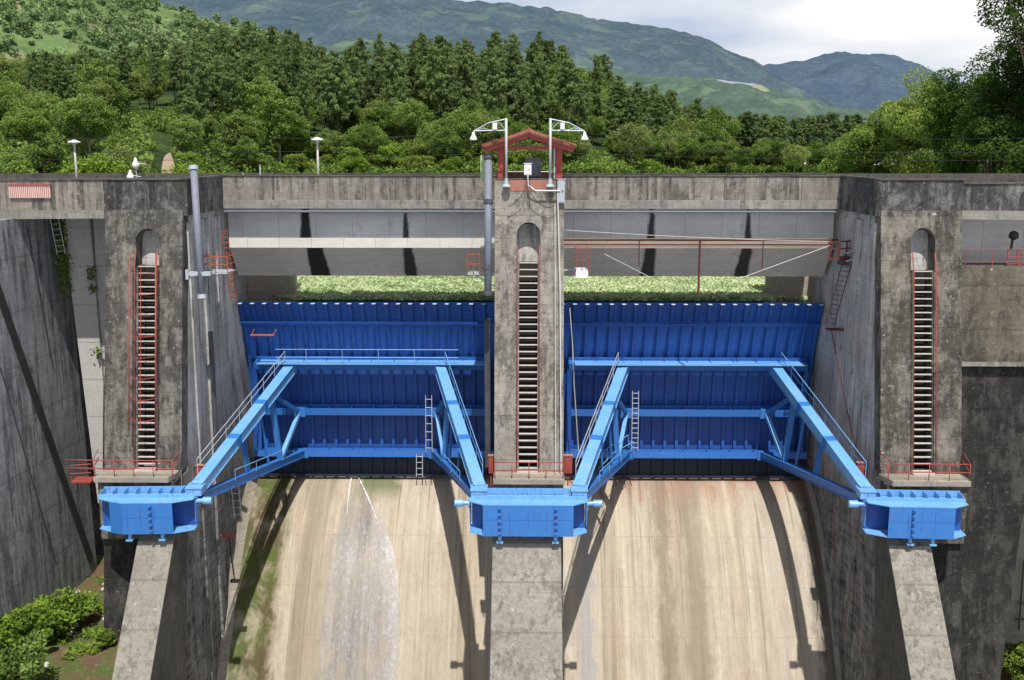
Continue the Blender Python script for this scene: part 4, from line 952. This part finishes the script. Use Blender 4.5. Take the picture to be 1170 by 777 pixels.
def pine_tree(seed, h, w, mat, bark, whorls=17, tuft=34, leaf=.36):
    rng = np.random.default_rng(seed); C = []; rad = []; tb = MB(); tb.tube([(0, 0, -.5), (rng.normal()*.2, rng.normal()*.2, h*.5), (0, 0, h*.98)], h*.012, 6, h*.002)
    b0 = rng.uniform(.32, .58)
    for i in range(whorls):
        s = i/(whorls-1); z = h*(b0+(1-b0)*s*.97); Rr = w/2*(math.sin(PI*(.16+.80*s))**.75)*(.5+.65*rng.random())+.3
        nb = 5 if s < .7 else 4; a0 = rng.uniform(0, 6)
        for k in range(nb):
            a = a0+k*2*PI/nb+rng.normal()*.3; L = Rr*rng.uniform(.45, 1.25)
            e = np.array([math.cos(a)*L, math.sin(a)*L, z+L*.22+rng.normal()*.2])
            tb.tube([(0, 0, z), tuple(e)], .05, 4, .02)
            for q in np.linspace(.4, 1, max(2, int(L/.8))):
                C.append(e*q+np.array([0, 0, z*(1-q)])+rng.normal(0, .4, 3)); rad.append(rng.uniform(.45, .85))
    C.append(np.array([0, 0, h])); rad.append(.5); C = np.array(C); rad = np.array(rad)
    P, up = clumps(C, rad, tuft, rng, .6); cb = np.repeat(rng.uniform(-.25, .25, len(C)), tuft)
    rr = np.hypot(P[:, 0], P[:, 1])/(w/2)
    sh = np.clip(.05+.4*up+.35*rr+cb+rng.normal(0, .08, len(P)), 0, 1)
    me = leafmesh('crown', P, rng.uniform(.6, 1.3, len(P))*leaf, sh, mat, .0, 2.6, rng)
    to = tb.build('trunk', bark, None, 0, True); tm = to.data; bpy.data.objects.remove(to)
    return me, tm
def plant(name, meshes, loc, rz, sc, label, cat, group=None):
    p = empty(name, loc, rz); p.scale = sc if isinstance(sc, tuple) else (sc,)*3; tag(p, label, cat, group)
    o = bpy.data.objects.new('crown', meshes[0]); link(o, p); o = bpy.data.objects.new('trunk', meshes[1]); link(o, p); return p
# ------------------------------------------------------------------ terrain behind
def interp(x, pts):
    xs, ys = zip(*pts); return float(np.interp(x, xs, ys))
VR = [(-300, 60), (-100, 95), (0, 112), (100, 108), (200, 102), (300, 98), (400, 120), (470, 108), (560, 100), (640, 114), (700, 136), (750, 156), (790, 176), (850, 188), (1500, 188)]
Y0 = [(-300, 105), (60, 112), (180, 125), (260, 215), (340, 250), (700, 270), (800, 340), (1500, 360)]
YR_ = 480
def uof(x, y): return 604+F*(x/y)
def hz_(u, Y):
    y0 = interp(u, Y0); zr_ = (170-interp(u, VR))*.4; s = (Y-y0)/(YR_-y0)
    if s < 0: return -7.5+max(-8, s*30)
    if s > 1: return zr_-min(60, (Y-YR_)*.25)
    s = s**.85*(1-.12*math.sin(s*PI)); return -7.5+(zr_+7.5)*s
def hill_z(x, y): return hz_(uof(x, y), y)+1.5*noise.noise(Vector((x*.02, y*.02, 0)))
t = NT('forest_floor'); n1 = t.noise((.03, .03, .03), 8, .7, .3); n2 = t.noise((.4, .4, .4), 8, .75)
c = t.mix(t.ramp(n1, .4, .6), (.035, .06, .02), (.09, .15, .035)); c = t.mix(t.ramp(n2, .35, .7, .7, 0), c, (.012, .02, .008)); t.bump(n2, 1, .8); M['floor'] = t.done(c, .95, .1)
rows = []
for Y in np.linspace(96, 620, 90):
    rows.append([(((u-604)/F)*Y, Y, hill_z(((u-604)/F)*Y, Y)) for u in np.linspace(-260, 1450, 120)])
m = MB(); m.grid(rows); tag(m.build('forest_hillside', M['floor'], None, 0, True), kind='structure')
def ridge(name, Yd, sil, vb, mat, amp, fs, near=.55, nu=420, nt=90, seed=0, u0=-350, u1=1550, back=.25):
    rows = []; us = np.linspace(u0, u1, nu)
    ts = list(np.linspace(-back, 0, 8)[:-1])+list(np.linspace(0, 1, nt))
    for tt in ts:
        Y = Yd*(1-near*tt) if tt > 0 else Yd*(1-tt*.6); row = []
        for u in us:
            X = (u-604)/F*Y; vt = interp(u, sil); zt = (170-vt)/F*Yd; zb = (170-vb)/F*Yd*(1-near)
            z = zt+(zb-zt)*(max(tt, 0)**.9) if tt >= 0 else zt+tt*zt*1.5
            k = math.sin(min(1, max(0, tt)*1.15+.03)*PI*.5)*max(0, 1-tt)**.8
            q = Vector((X/Yd*fs+seed, Y/Yd*fs, seed*.7))
            z += amp*Yd*.02*noise.fractal(q, 1., 2.1, 6)*k*2.2 + amp*Yd*.0016*noise.fractal(q*14, .6, 2.2, 3)
            row.append((X, Y, z))
        rows.append(row)
    m = MB(); m.grid(rows); return tag(m.build(name, mat, None, 0, True), kind='structure')
def mtn(name, a, b, scale, clear=None, cl=.0, quarry=False):
    t = NT(name); n1 = t.noise((scale, scale, scale), 8, .7, .3); n2 = t.noise((scale*9, scale*9, scale*9), 6, .75)
    c = t.mix(t.ramp(n1, .38, .62), a, b); c = t.mix(t.ramp(n2, .38, .62, .48, 0), c, tuple(x*.5 for x in a))
    if clear: c = t.mix(t.ramp(t.noise((scale*1.3,)*3, 6, .6, .5, (5, 3, 1)), .56, .64, 0, cl), c, clear)
    if quarry:
        X, Y, Z = t.xyz(); wz = t.math('MULTIPLY', t.math('SUBTRACT', n1, .5), 90.)
        for (x_, w_, z_, h_, cc) in ((437, 36, 140, 8, (.27, .30, .36)), (478, 16, 124, 6, (.25, .28, .19)), (740, 20, 62, 6, (.40, .34, .28))):
            c = t.mix(t.math('MULTIPLY', t.band(t.math('ADD', X, wz), x_, w_, 8), t.band(t.math('ADD', Z, t.math('MULTIPLY', wz, .4)), z_, h_, 4)), c, cc)
    t.bump(n2, .8, 1/scale*.03); return t.done(c, 1, 0)
ridge('far_mountain', 6500, [(-350, -40), (700, 60), (780, 92), (830, 84), (870, 78), (900, 75), (941, 72), (985, 68), (1010, 71), (1045, 84), (1080, 98), (1150, 120), (1550, 150)], 165, mtn('hazed_blue_forest', (.068, .105, .155), (.098, .14, .188), .004), 1., 9, seed=3)  # bluish haze of distance painted into the colour, likewise the next two ridges
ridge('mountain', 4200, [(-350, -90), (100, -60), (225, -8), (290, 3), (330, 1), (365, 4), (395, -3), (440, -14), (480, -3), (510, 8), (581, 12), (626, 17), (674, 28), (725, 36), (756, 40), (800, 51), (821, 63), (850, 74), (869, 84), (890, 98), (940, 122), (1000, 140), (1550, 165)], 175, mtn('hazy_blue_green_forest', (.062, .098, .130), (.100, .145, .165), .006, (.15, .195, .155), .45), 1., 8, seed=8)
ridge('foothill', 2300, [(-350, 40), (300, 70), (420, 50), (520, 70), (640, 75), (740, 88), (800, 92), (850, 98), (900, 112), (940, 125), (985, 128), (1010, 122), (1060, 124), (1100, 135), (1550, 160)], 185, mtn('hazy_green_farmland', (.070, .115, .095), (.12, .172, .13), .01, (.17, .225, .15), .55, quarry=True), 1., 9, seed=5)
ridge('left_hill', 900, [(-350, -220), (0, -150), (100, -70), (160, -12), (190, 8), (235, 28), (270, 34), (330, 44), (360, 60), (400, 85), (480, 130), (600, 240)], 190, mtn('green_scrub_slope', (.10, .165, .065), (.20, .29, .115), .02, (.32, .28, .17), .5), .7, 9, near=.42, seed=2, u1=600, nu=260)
# bare patches on the foothill (quarry and earth cut)
# canopy masses on the left hill
lh = bpy.data.objects['left_hill'].data; vs = np.empty(len(lh.vertices)*3); lh.vertices.foreach_get('co', vs); vs = vs.reshape(-1, 3)
uu = 604+F*vs[:, 0]/vs[:, 1]; sel = vs[(uu > -60) & (uu < 470) & (vs[:, 1] < 960)]
rng = np.random.default_rng(5); C = sel[rng.choice(len(sel), 2300)]+rng.normal(0, 3.5, (2300, 3))*np.array([1, 1, .2]); rad = rng.uniform(2.0, 5.2, len(C)); C[:, 2] += rad*.5
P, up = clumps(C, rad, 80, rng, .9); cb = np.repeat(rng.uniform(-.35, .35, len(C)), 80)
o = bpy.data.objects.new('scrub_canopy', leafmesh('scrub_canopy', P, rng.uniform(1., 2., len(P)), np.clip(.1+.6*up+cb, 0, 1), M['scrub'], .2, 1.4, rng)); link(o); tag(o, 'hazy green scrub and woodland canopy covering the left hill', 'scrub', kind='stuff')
# tree kinds
pines = [pine_tree(20+i, 25, w, M['pine'], M['bark']) for i, w in enumerate((8.5, 10, 7.5, 9, 8, 10.5))]
broads = [broad_tree(40+i, 17, w, 95, 150, .36, M['broad'], M['bark_pale'], .25) for i, w in enumerate((13, 11, 14))]
brights = [broad_tree(60+i, 7, w, 50, 100, .28, M['bright'], M['bark_pale'], .08) for i, w in enumerate((8, 7))]
def skyl(u): return interp(u, VR)
rng = random.Random(11)
npine = 0; pts = []
def far_enough(x, y, d):
    for (a_, b_) in pts:
        if (a_-x)**2+(b_-y)**2 < d*d: return False
    pts.append((x, y)); return True
tries = 0
while npine < 300 and tries < 20000:
    tries += 1
    u = rng.uniform(-60, 815); q = rng.random(); y0 = max(interp(u, Y0), 150 if u > 60 else 230)
    Y = y0+25+(YR_+15-y0-25)*q**.8; X = (u-604)/F*Y
    if u < 200 and (Y < 260): continue
    if 150 < u < 215 and Y < 300: continue
    if u < 45 and Y > 330: continue
    if not far_enough(X, Y, 6.0+Y*.006): continue
    s = rng.uniform(.66, 1.15)*(1.0 if Y > 260 else .85)*(.72 if u < 230 else 1)
    plant('pine_tree', pines[rng.randrange(6)], (X, Y, hill_z(X, Y)), rng.uniform(0, 6.28), (s*rng.uniform(.6, .9), s*rng.uniform(.6, .9), s*(.78 if u > 700 else .98)), 'tall pine in the dense wood on the hill behind the dam', 'pine tree', 'pines on the wooded hill'); npine += 1
nb = 0; tries = 0
while nb < 190 and tries < 9000:
    tries += 1
    u = rng.uniform(-60, 820); y0 = max(interp(u, Y0), 150); Y = y0+8+(YR_+10-y0)*rng.random()**1.25; X = (u-604)/F*Y
    if 150 < u < 212 and Y < 300: continue
    if not far_enough(X, Y, 5.5): continue
    s = rng.uniform(.42, 1.0)*(.62 if Y < 200 else (1.2 if Y > 330 else 1))
    plant('leafy_tree', broads[rng.randrange(3)], (X, Y, hill_z(X, Y)), rng.uniform(0, 6.28), (s, s, s*rng.uniform(.85, 1.15)), 'broadleaf tree among the pines on the hill behind the dam', 'tree', 'broadleaf trees on the wooded hill'); nb += 1
for k in range(75):
    u = rng.uniform(-80, 960); y0 = interp(u, Y0); Y = y0+rng.uniform(4, 26); X = (u-604)/F*Y
    if 160 < u < 212: continue
    s = rng.uniform(.5, .95)*(Y/230 if Y > 150 else .6)
    plant('shore_bush', brights[k % 2], (X, Y, hill_z(X, Y)-.3), rng.uniform(0, 6.28), (s*1.15, s*1.15, s), 'bright green bush along the far shore at the foot of the wood', 'bush', 'bushes along the far shore')
for k in range(95):
    u = rng.uniform(795, 985); Y = 380+rng.random()*95; X = (u-604)/F*Y; s = rng.uniform(.85, 1.05)*(.98 if u > 930 else 1)
    plant('pine_tree', pines[k % 4], (X, Y, -7), rng.uniform(0, 6.28), (s*.8, s*.8, s*.76), 'slender pine in the level row right of the wooded hill', 'pine tree', 'pines in the level row beyond the reservoir')
for k, u in enumerate((805, 826, 845, 868, 884, 902, 925, 948, 966, 985)):
    Y = 350-k % 3*14; X = (u-604)/F*Y; s = rng.uniform(.5, .8)
    plant('leafy_tree', broads[k % 3], (X, Y, -8), k*1.1, s, 'round broadleaf tree before the level row of pines', 'tree', 'round trees before the level pine row')
C = []
rg = np.random.default_rng(31)
while len(C) < 5200:
    u = rg.uniform(-120, 980); y0 = interp(u, Y0); Y = y0+2+rg.random()**1.3*(190 if u < 330 else 45); X = (u-604)/F*Y
    if 174 < u < 206 and Y < 228: continue
    C.append((X, Y, hill_z(X, Y)+rg.uniform(.1, 1.1)))
C = np.array(C); rad = rg.uniform(.7, 2.0, len(C)); P, up = clumps(C, rad, 60, rg, .9)
o = bpy.data.objects.new('undergrowth', leafmesh('undergrowth', P, rg.uniform(.3, .7, len(P)), np.clip(.1+.6*up+np.repeat(rg.uniform(-.35, .4, len(C)), 60), 0, 1), M['under'], .1, 1.5, rg)); link(o); tag(o, 'tangled undergrowth covering the ground at the foot of the wood', 'undergrowth', kind='stuff')
# dirt track
m = MB(); rows = []
for y in np.linspace(130, 196, 50):
    uc = 188+max(0, y-150)*.22; w = .15+2.6*max(0, 1-(y-140)/56); x = (uc-604)/F*y; rows.append([(x-w, y, hill_z(x, y)+.35), (x+w, y, hill_z(x, y)+.35)])
m.grid(rows); t = NT('track_earth'); t.done(t.mix(t.noise((.6, .6, .6), 6, .7), (.42, .33, .23), (.25, .18, .12)), .95, .1); tag(m.build('dirt_track', t.m), kind='structure')
# nearer shrubs behind the left crest
for i, (u, Y, s, lab) in enumerate(((18, 118, .95, 'dense olive shrub behind the crest at the far left edge'), (58, 122, 1.1, 'broad olive shrub behind the left street lamp'), (112, 118, .98, 'feathery pale shrub right of the left street lamp'), (140, 128, 1.0, 'rounded shrub just left of the white floodlights'), (216, 126, .78, 'bright rounded green bush right of the dirt track'), (247, 130, .42, 'small bright bush behind the leaning pipe'), (266, 134, .38, 'low round bush right of the leaning pipe'))):
    X = (u-604)/F*Y; plant('shrub', brights[i % 2] if i not in (0, 1, 3) else (broads[i % 3][0], broads[i % 3][1]), (X, Y, -7.2), i*1.7, s if i not in (0, 1, 3) else s*.46, lab, 'shrub')
# big near trees on the right
def near_tree(seed, h, w, nc, per, leaf, mat, base, loc, label, nm='big_tree'):
    plant(nm, broad_tree(seed, h, w, nc, per, leaf, mat, M['bark'], base), loc, seed, 1., label, 'tree')
near_tree(101, 17.5, 12, 95, 520, .17, M['near_dark'], .05, ((1166-604)/F*100, 100, -5.5), 'large dark tree filling the right edge of the photo')
near_tree(102, 15.8, 9, 70, 520, .17, M['near_dark'], .05, ((1112-604)/F*104, 106, -5.5), 'dark tree leaning in front of the yellow-green trees, right side')
near_tree(103, 15.0, 11.5, 90, 420, .2, M['near_light'], .05, ((1052-604)/F*118, 118, -6.5), 'tall yellow-green tree beside the dark trees on the right')
near_tree(104, 12.2, 10, 70, 420, .2, M['near_light'], .05, ((1008-604)/F*124, 124, -7), 'low yellow-green tree, the leftmost of the big right-hand trees')
near_tree(105, 9, 8, 55, 420, .2, M['broad'], .05, ((972-604)/F*130, 132, -7.5), 'mid green rounded tree at the left end of the right-hand trees')
near_tree(106, 24, 12, 60, 420, .18, M['near_dark'], .50, ((1178-604)/F*92, 92, -6.5), 'tallest tree at the top right corner with open overhanging branches')
near_tree(107, 8, 9, 60, 420, .18, M['near_dark'], .0, ((1190-604)/F*90, 90, -5.5), 'dark undergrowth tree at the crest by the right edge')
near_tree(108, 9, 7.5, 50, 420, .18, M['near_dark'], .0, ((1120-604)/F*94, 94, -5.5), 'dark low tree just behind the crest, left of the right-edge undergrowth')
# reservoir
t = NT('weedy_water'); n1 = t.noise((1.2, 1.2, 1.2), 8, .75, .4); c = t.mix(t.ramp(n1, .35, .65), (.08, .15, .04), (.32, .44, .18)); t.bump(n1, 1, .2); M['weed'] = t.done(c, .6, .3)
m = MB(); m.box(-600, 800, 73.6, 430, -10.6, -10.45); tag(m.build('reservoir_water', M['weed']), kind='structure')
rng = np.random.default_rng(9); N = 90000
C = np.stack([rng.uniform(-19, 19.5, N), 72.9+rng.uniform(0, 1, N)**1.3*30, np.full(N, -10.42)+rng.uniform(0, .28, N)], 1)
dn = np.array([noise.noise(Vector((x*.5, y*.35, 0))) for x, y, z in C]); keep = dn > -.42; C = C[keep]; dn = dn[keep]
me = leafmesh('water_hyacinth', C, rng.uniform(.09, .22, len(C)), np.clip(.62+dn*.35+rng.normal(0, .22, len(C)), 0, 1), M['hyacinth'], .5, 1.4, rng)
o = bpy.data.objects.new('water_hyacinth', me); link(o); tag(o, 'floating water hyacinth leaves covering the reservoir behind the gates', 'water plants', kind='stuff')
# bushes at the foot of the left wing and lower right
for i, (u, v, Y, h, w, lab) in enumerate(((14, 790, 50, 3.4, 4.2, 'dark leafy bush at the bottom left corner'), (22, 740, 55, 2.8, 3.4, 'light green bush above the bottom left corner'), (62, 715, 57.5, 2.6, 4.2, 'sparse bright bush growing against the left wing wall'), (8, 722, 58, 3.6, 2.6, 'upright bright shrub at the left edge by the wing wall'), (122, 735, 55.5, 1.2, .9, 'small grass tuft bush against the left pier foot'), (1166, 780, 70, 3.4, 3.2, 'small bright shrub at the bottom right corner'))):
    q = at(u, v, Y=Y); z = zg(q.x, Y) if u < 600 else -37.7
    plant('bank_bush', broad_tree(200+i, h, w, 40, 160, .15, M['bright'] if i else M['broad'], M['bark'], .03), (q.x, Y, z), i, 1., lab, 'bush')
C = []
rng = np.random.default_rng(4)
for k in range(260):
    x = rng.uniform(-40, -24.6); y = rng.uniform(48, 65)
    if noise.noise(Vector((x*.35, y*.35, 5))) > -.02: C += [(x+rng.normal()*.25, y+rng.normal()*.25, zg(x, y)+rng.uniform(.02, .3)) for _ in range(40)]
C = np.array(C); o = bpy.data.objects.new('bank_grass', leafmesh('bank_grass', C, rng.uniform(.08, .2, len(C)), rng.uniform(.2, .9, len(C)), M['bright'], 0, 2.4, rng)); link(o); tag(o, 'patchy grass and weeds on the bank below the left wing', 'grass', kind='stuff')
m = MB()
for k in range(160):
    x = rng.uniform(-40, -24.8); y = rng.uniform(48, 65); r = rng.uniform(.05, .2); z = zg(x, y)
    m.lathe((x, y, z), [(0, r*.8), (r*.7, r*.5), (r, 0), (r*.8, -r*.3)], 6)
tag(m.build('bank_stones', M['slab']), 'scattered pale stones on the bank below the left wing', 'stones', kind='stuff')
# hanging vegetation in the gap by the left wing
C = []
for v in np.linspace(255, 330, 26):
    q = at(66+(v-250)*.11, v, Y=64.2); C += [tuple(q+Vector(rng.normal(0, .22, 3))) for _ in range(26)]
for v in (310, 318, 330, 402): C += [tuple(at(103+(v-310)*.1, v, Y=64.3)+Vector(rng.normal(0, .16, 3))) for _ in range(30)]
C = np.array(C); o = bpy.data.objects.new('wall_creeper', leafmesh('wall_creeper', C, rng.uniform(.1, .2, len(C)), rng.uniform(0, .6, len(C)), M['broad'], 0, 1.5, rng)); link(o); tag(o, 'creeper growing down the joint between wing wall and pale slab', 'creeper', kind='stuff')
# ------------------------------------------------------------------ light
EL, LAT = 62, -5        # sun from behind the viewer, slightly right
Ld = Vector((-.06, .47, -.88)).normalized()
sun = bpy.data.lights.new('sun', 'SUN'); sun.energy = 5.0; sun.angle = math.radians(.5); sun.color = (1, .96, .90)
so = bpy.data.objects.new('sun', sun); COL.objects.link(so); so.rotation_euler = Ld.to_track_quat('-Z', 'Y').to_euler()
w = bpy.data.worlds.new('World'); S.world = w; w.use_nodes = True; nt = w.node_tree; nt.nodes.clear()
sky = nt.nodes.new('ShaderNodeTexSky'); sky.sky_type = 'NISHITA'; sky.sun_disc = False
sky.sun_elevation = math.asin(-Ld.z); sky.sun_rotation = math.atan2(-Ld.x, -Ld.y); sky.dust_density = 2.
bg = nt.nodes.new('ShaderNodeBackground'); bg.inputs[1].default_value = .08; nt.links.new(sky.outputs[0], bg.inputs[0])
tc = nt.nodes.new('ShaderNodeTexCoord'); mp = nt.nodes.new('ShaderNodeMapping'); mp.inputs['Scale'].default_value = (1.5, 1.5, 5.5); mp.inputs['Location'].default_value = (.6, .2, .35)
nt.links.new(tc.outputs['Generated'], mp.inputs[0])
nz = nt.nodes.new('ShaderNodeTexNoise'); nz.inputs['Scale'].default_value = 1.6; nz.inputs['Detail'].default_value = 7; nz.inputs['Roughness'].default_value = .5; nt.links.new(mp.outputs[0], nz.inputs['Vector'])
cr_ = nt.nodes.new('ShaderNodeValToRGB'); cr_.color_ramp.elements[0].position = .40; cr_.color_ramp.elements[0].color = (.54, .62, .77, 1); cr_.color_ramp.elements[1].position = .56; cr_.color_ramp.elements[1].color = (1, 1, 1, 1)
nt.links.new(nz.outputs[0], cr_.inputs[0])
bc = nt.nodes.new('ShaderNodeBackground'); bc.inputs[1].default_value = 1.04; nt.links.new(cr_.outputs[0], bc.inputs[0])
sx_ = nt.nodes.new('ShaderNodeSeparateXYZ'); nt.links.new(tc.outputs['Generated'], sx_.inputs[0])
mr = nt.nodes.new('ShaderNodeMapRange'); nt.links.new(sx_.outputs[2], mr.inputs[0]); mr.inputs[1].default_value = .24; mr.inputs[2].default_value = .6; mr.inputs[3].default_value = .95; mr.inputs[4].default_value = .05
mx = nt.nodes.new('ShaderNodeMixShader'); nt.links.new(mr.outputs[0], mx.inputs[0]); nt.links.new(bg.outputs[0], mx.inputs[1]); nt.links.new(bc.outputs[0], mx.inputs[2])
ow = nt.nodes.new('ShaderNodeOutputWorld'); nt.links.new(mx.outputs[0], ow.inputs[0])
S.cycles.max_bounces = 6; S.cycles.diffuse_bounces = 3; S.cycles.transparent_max_bounces = 8
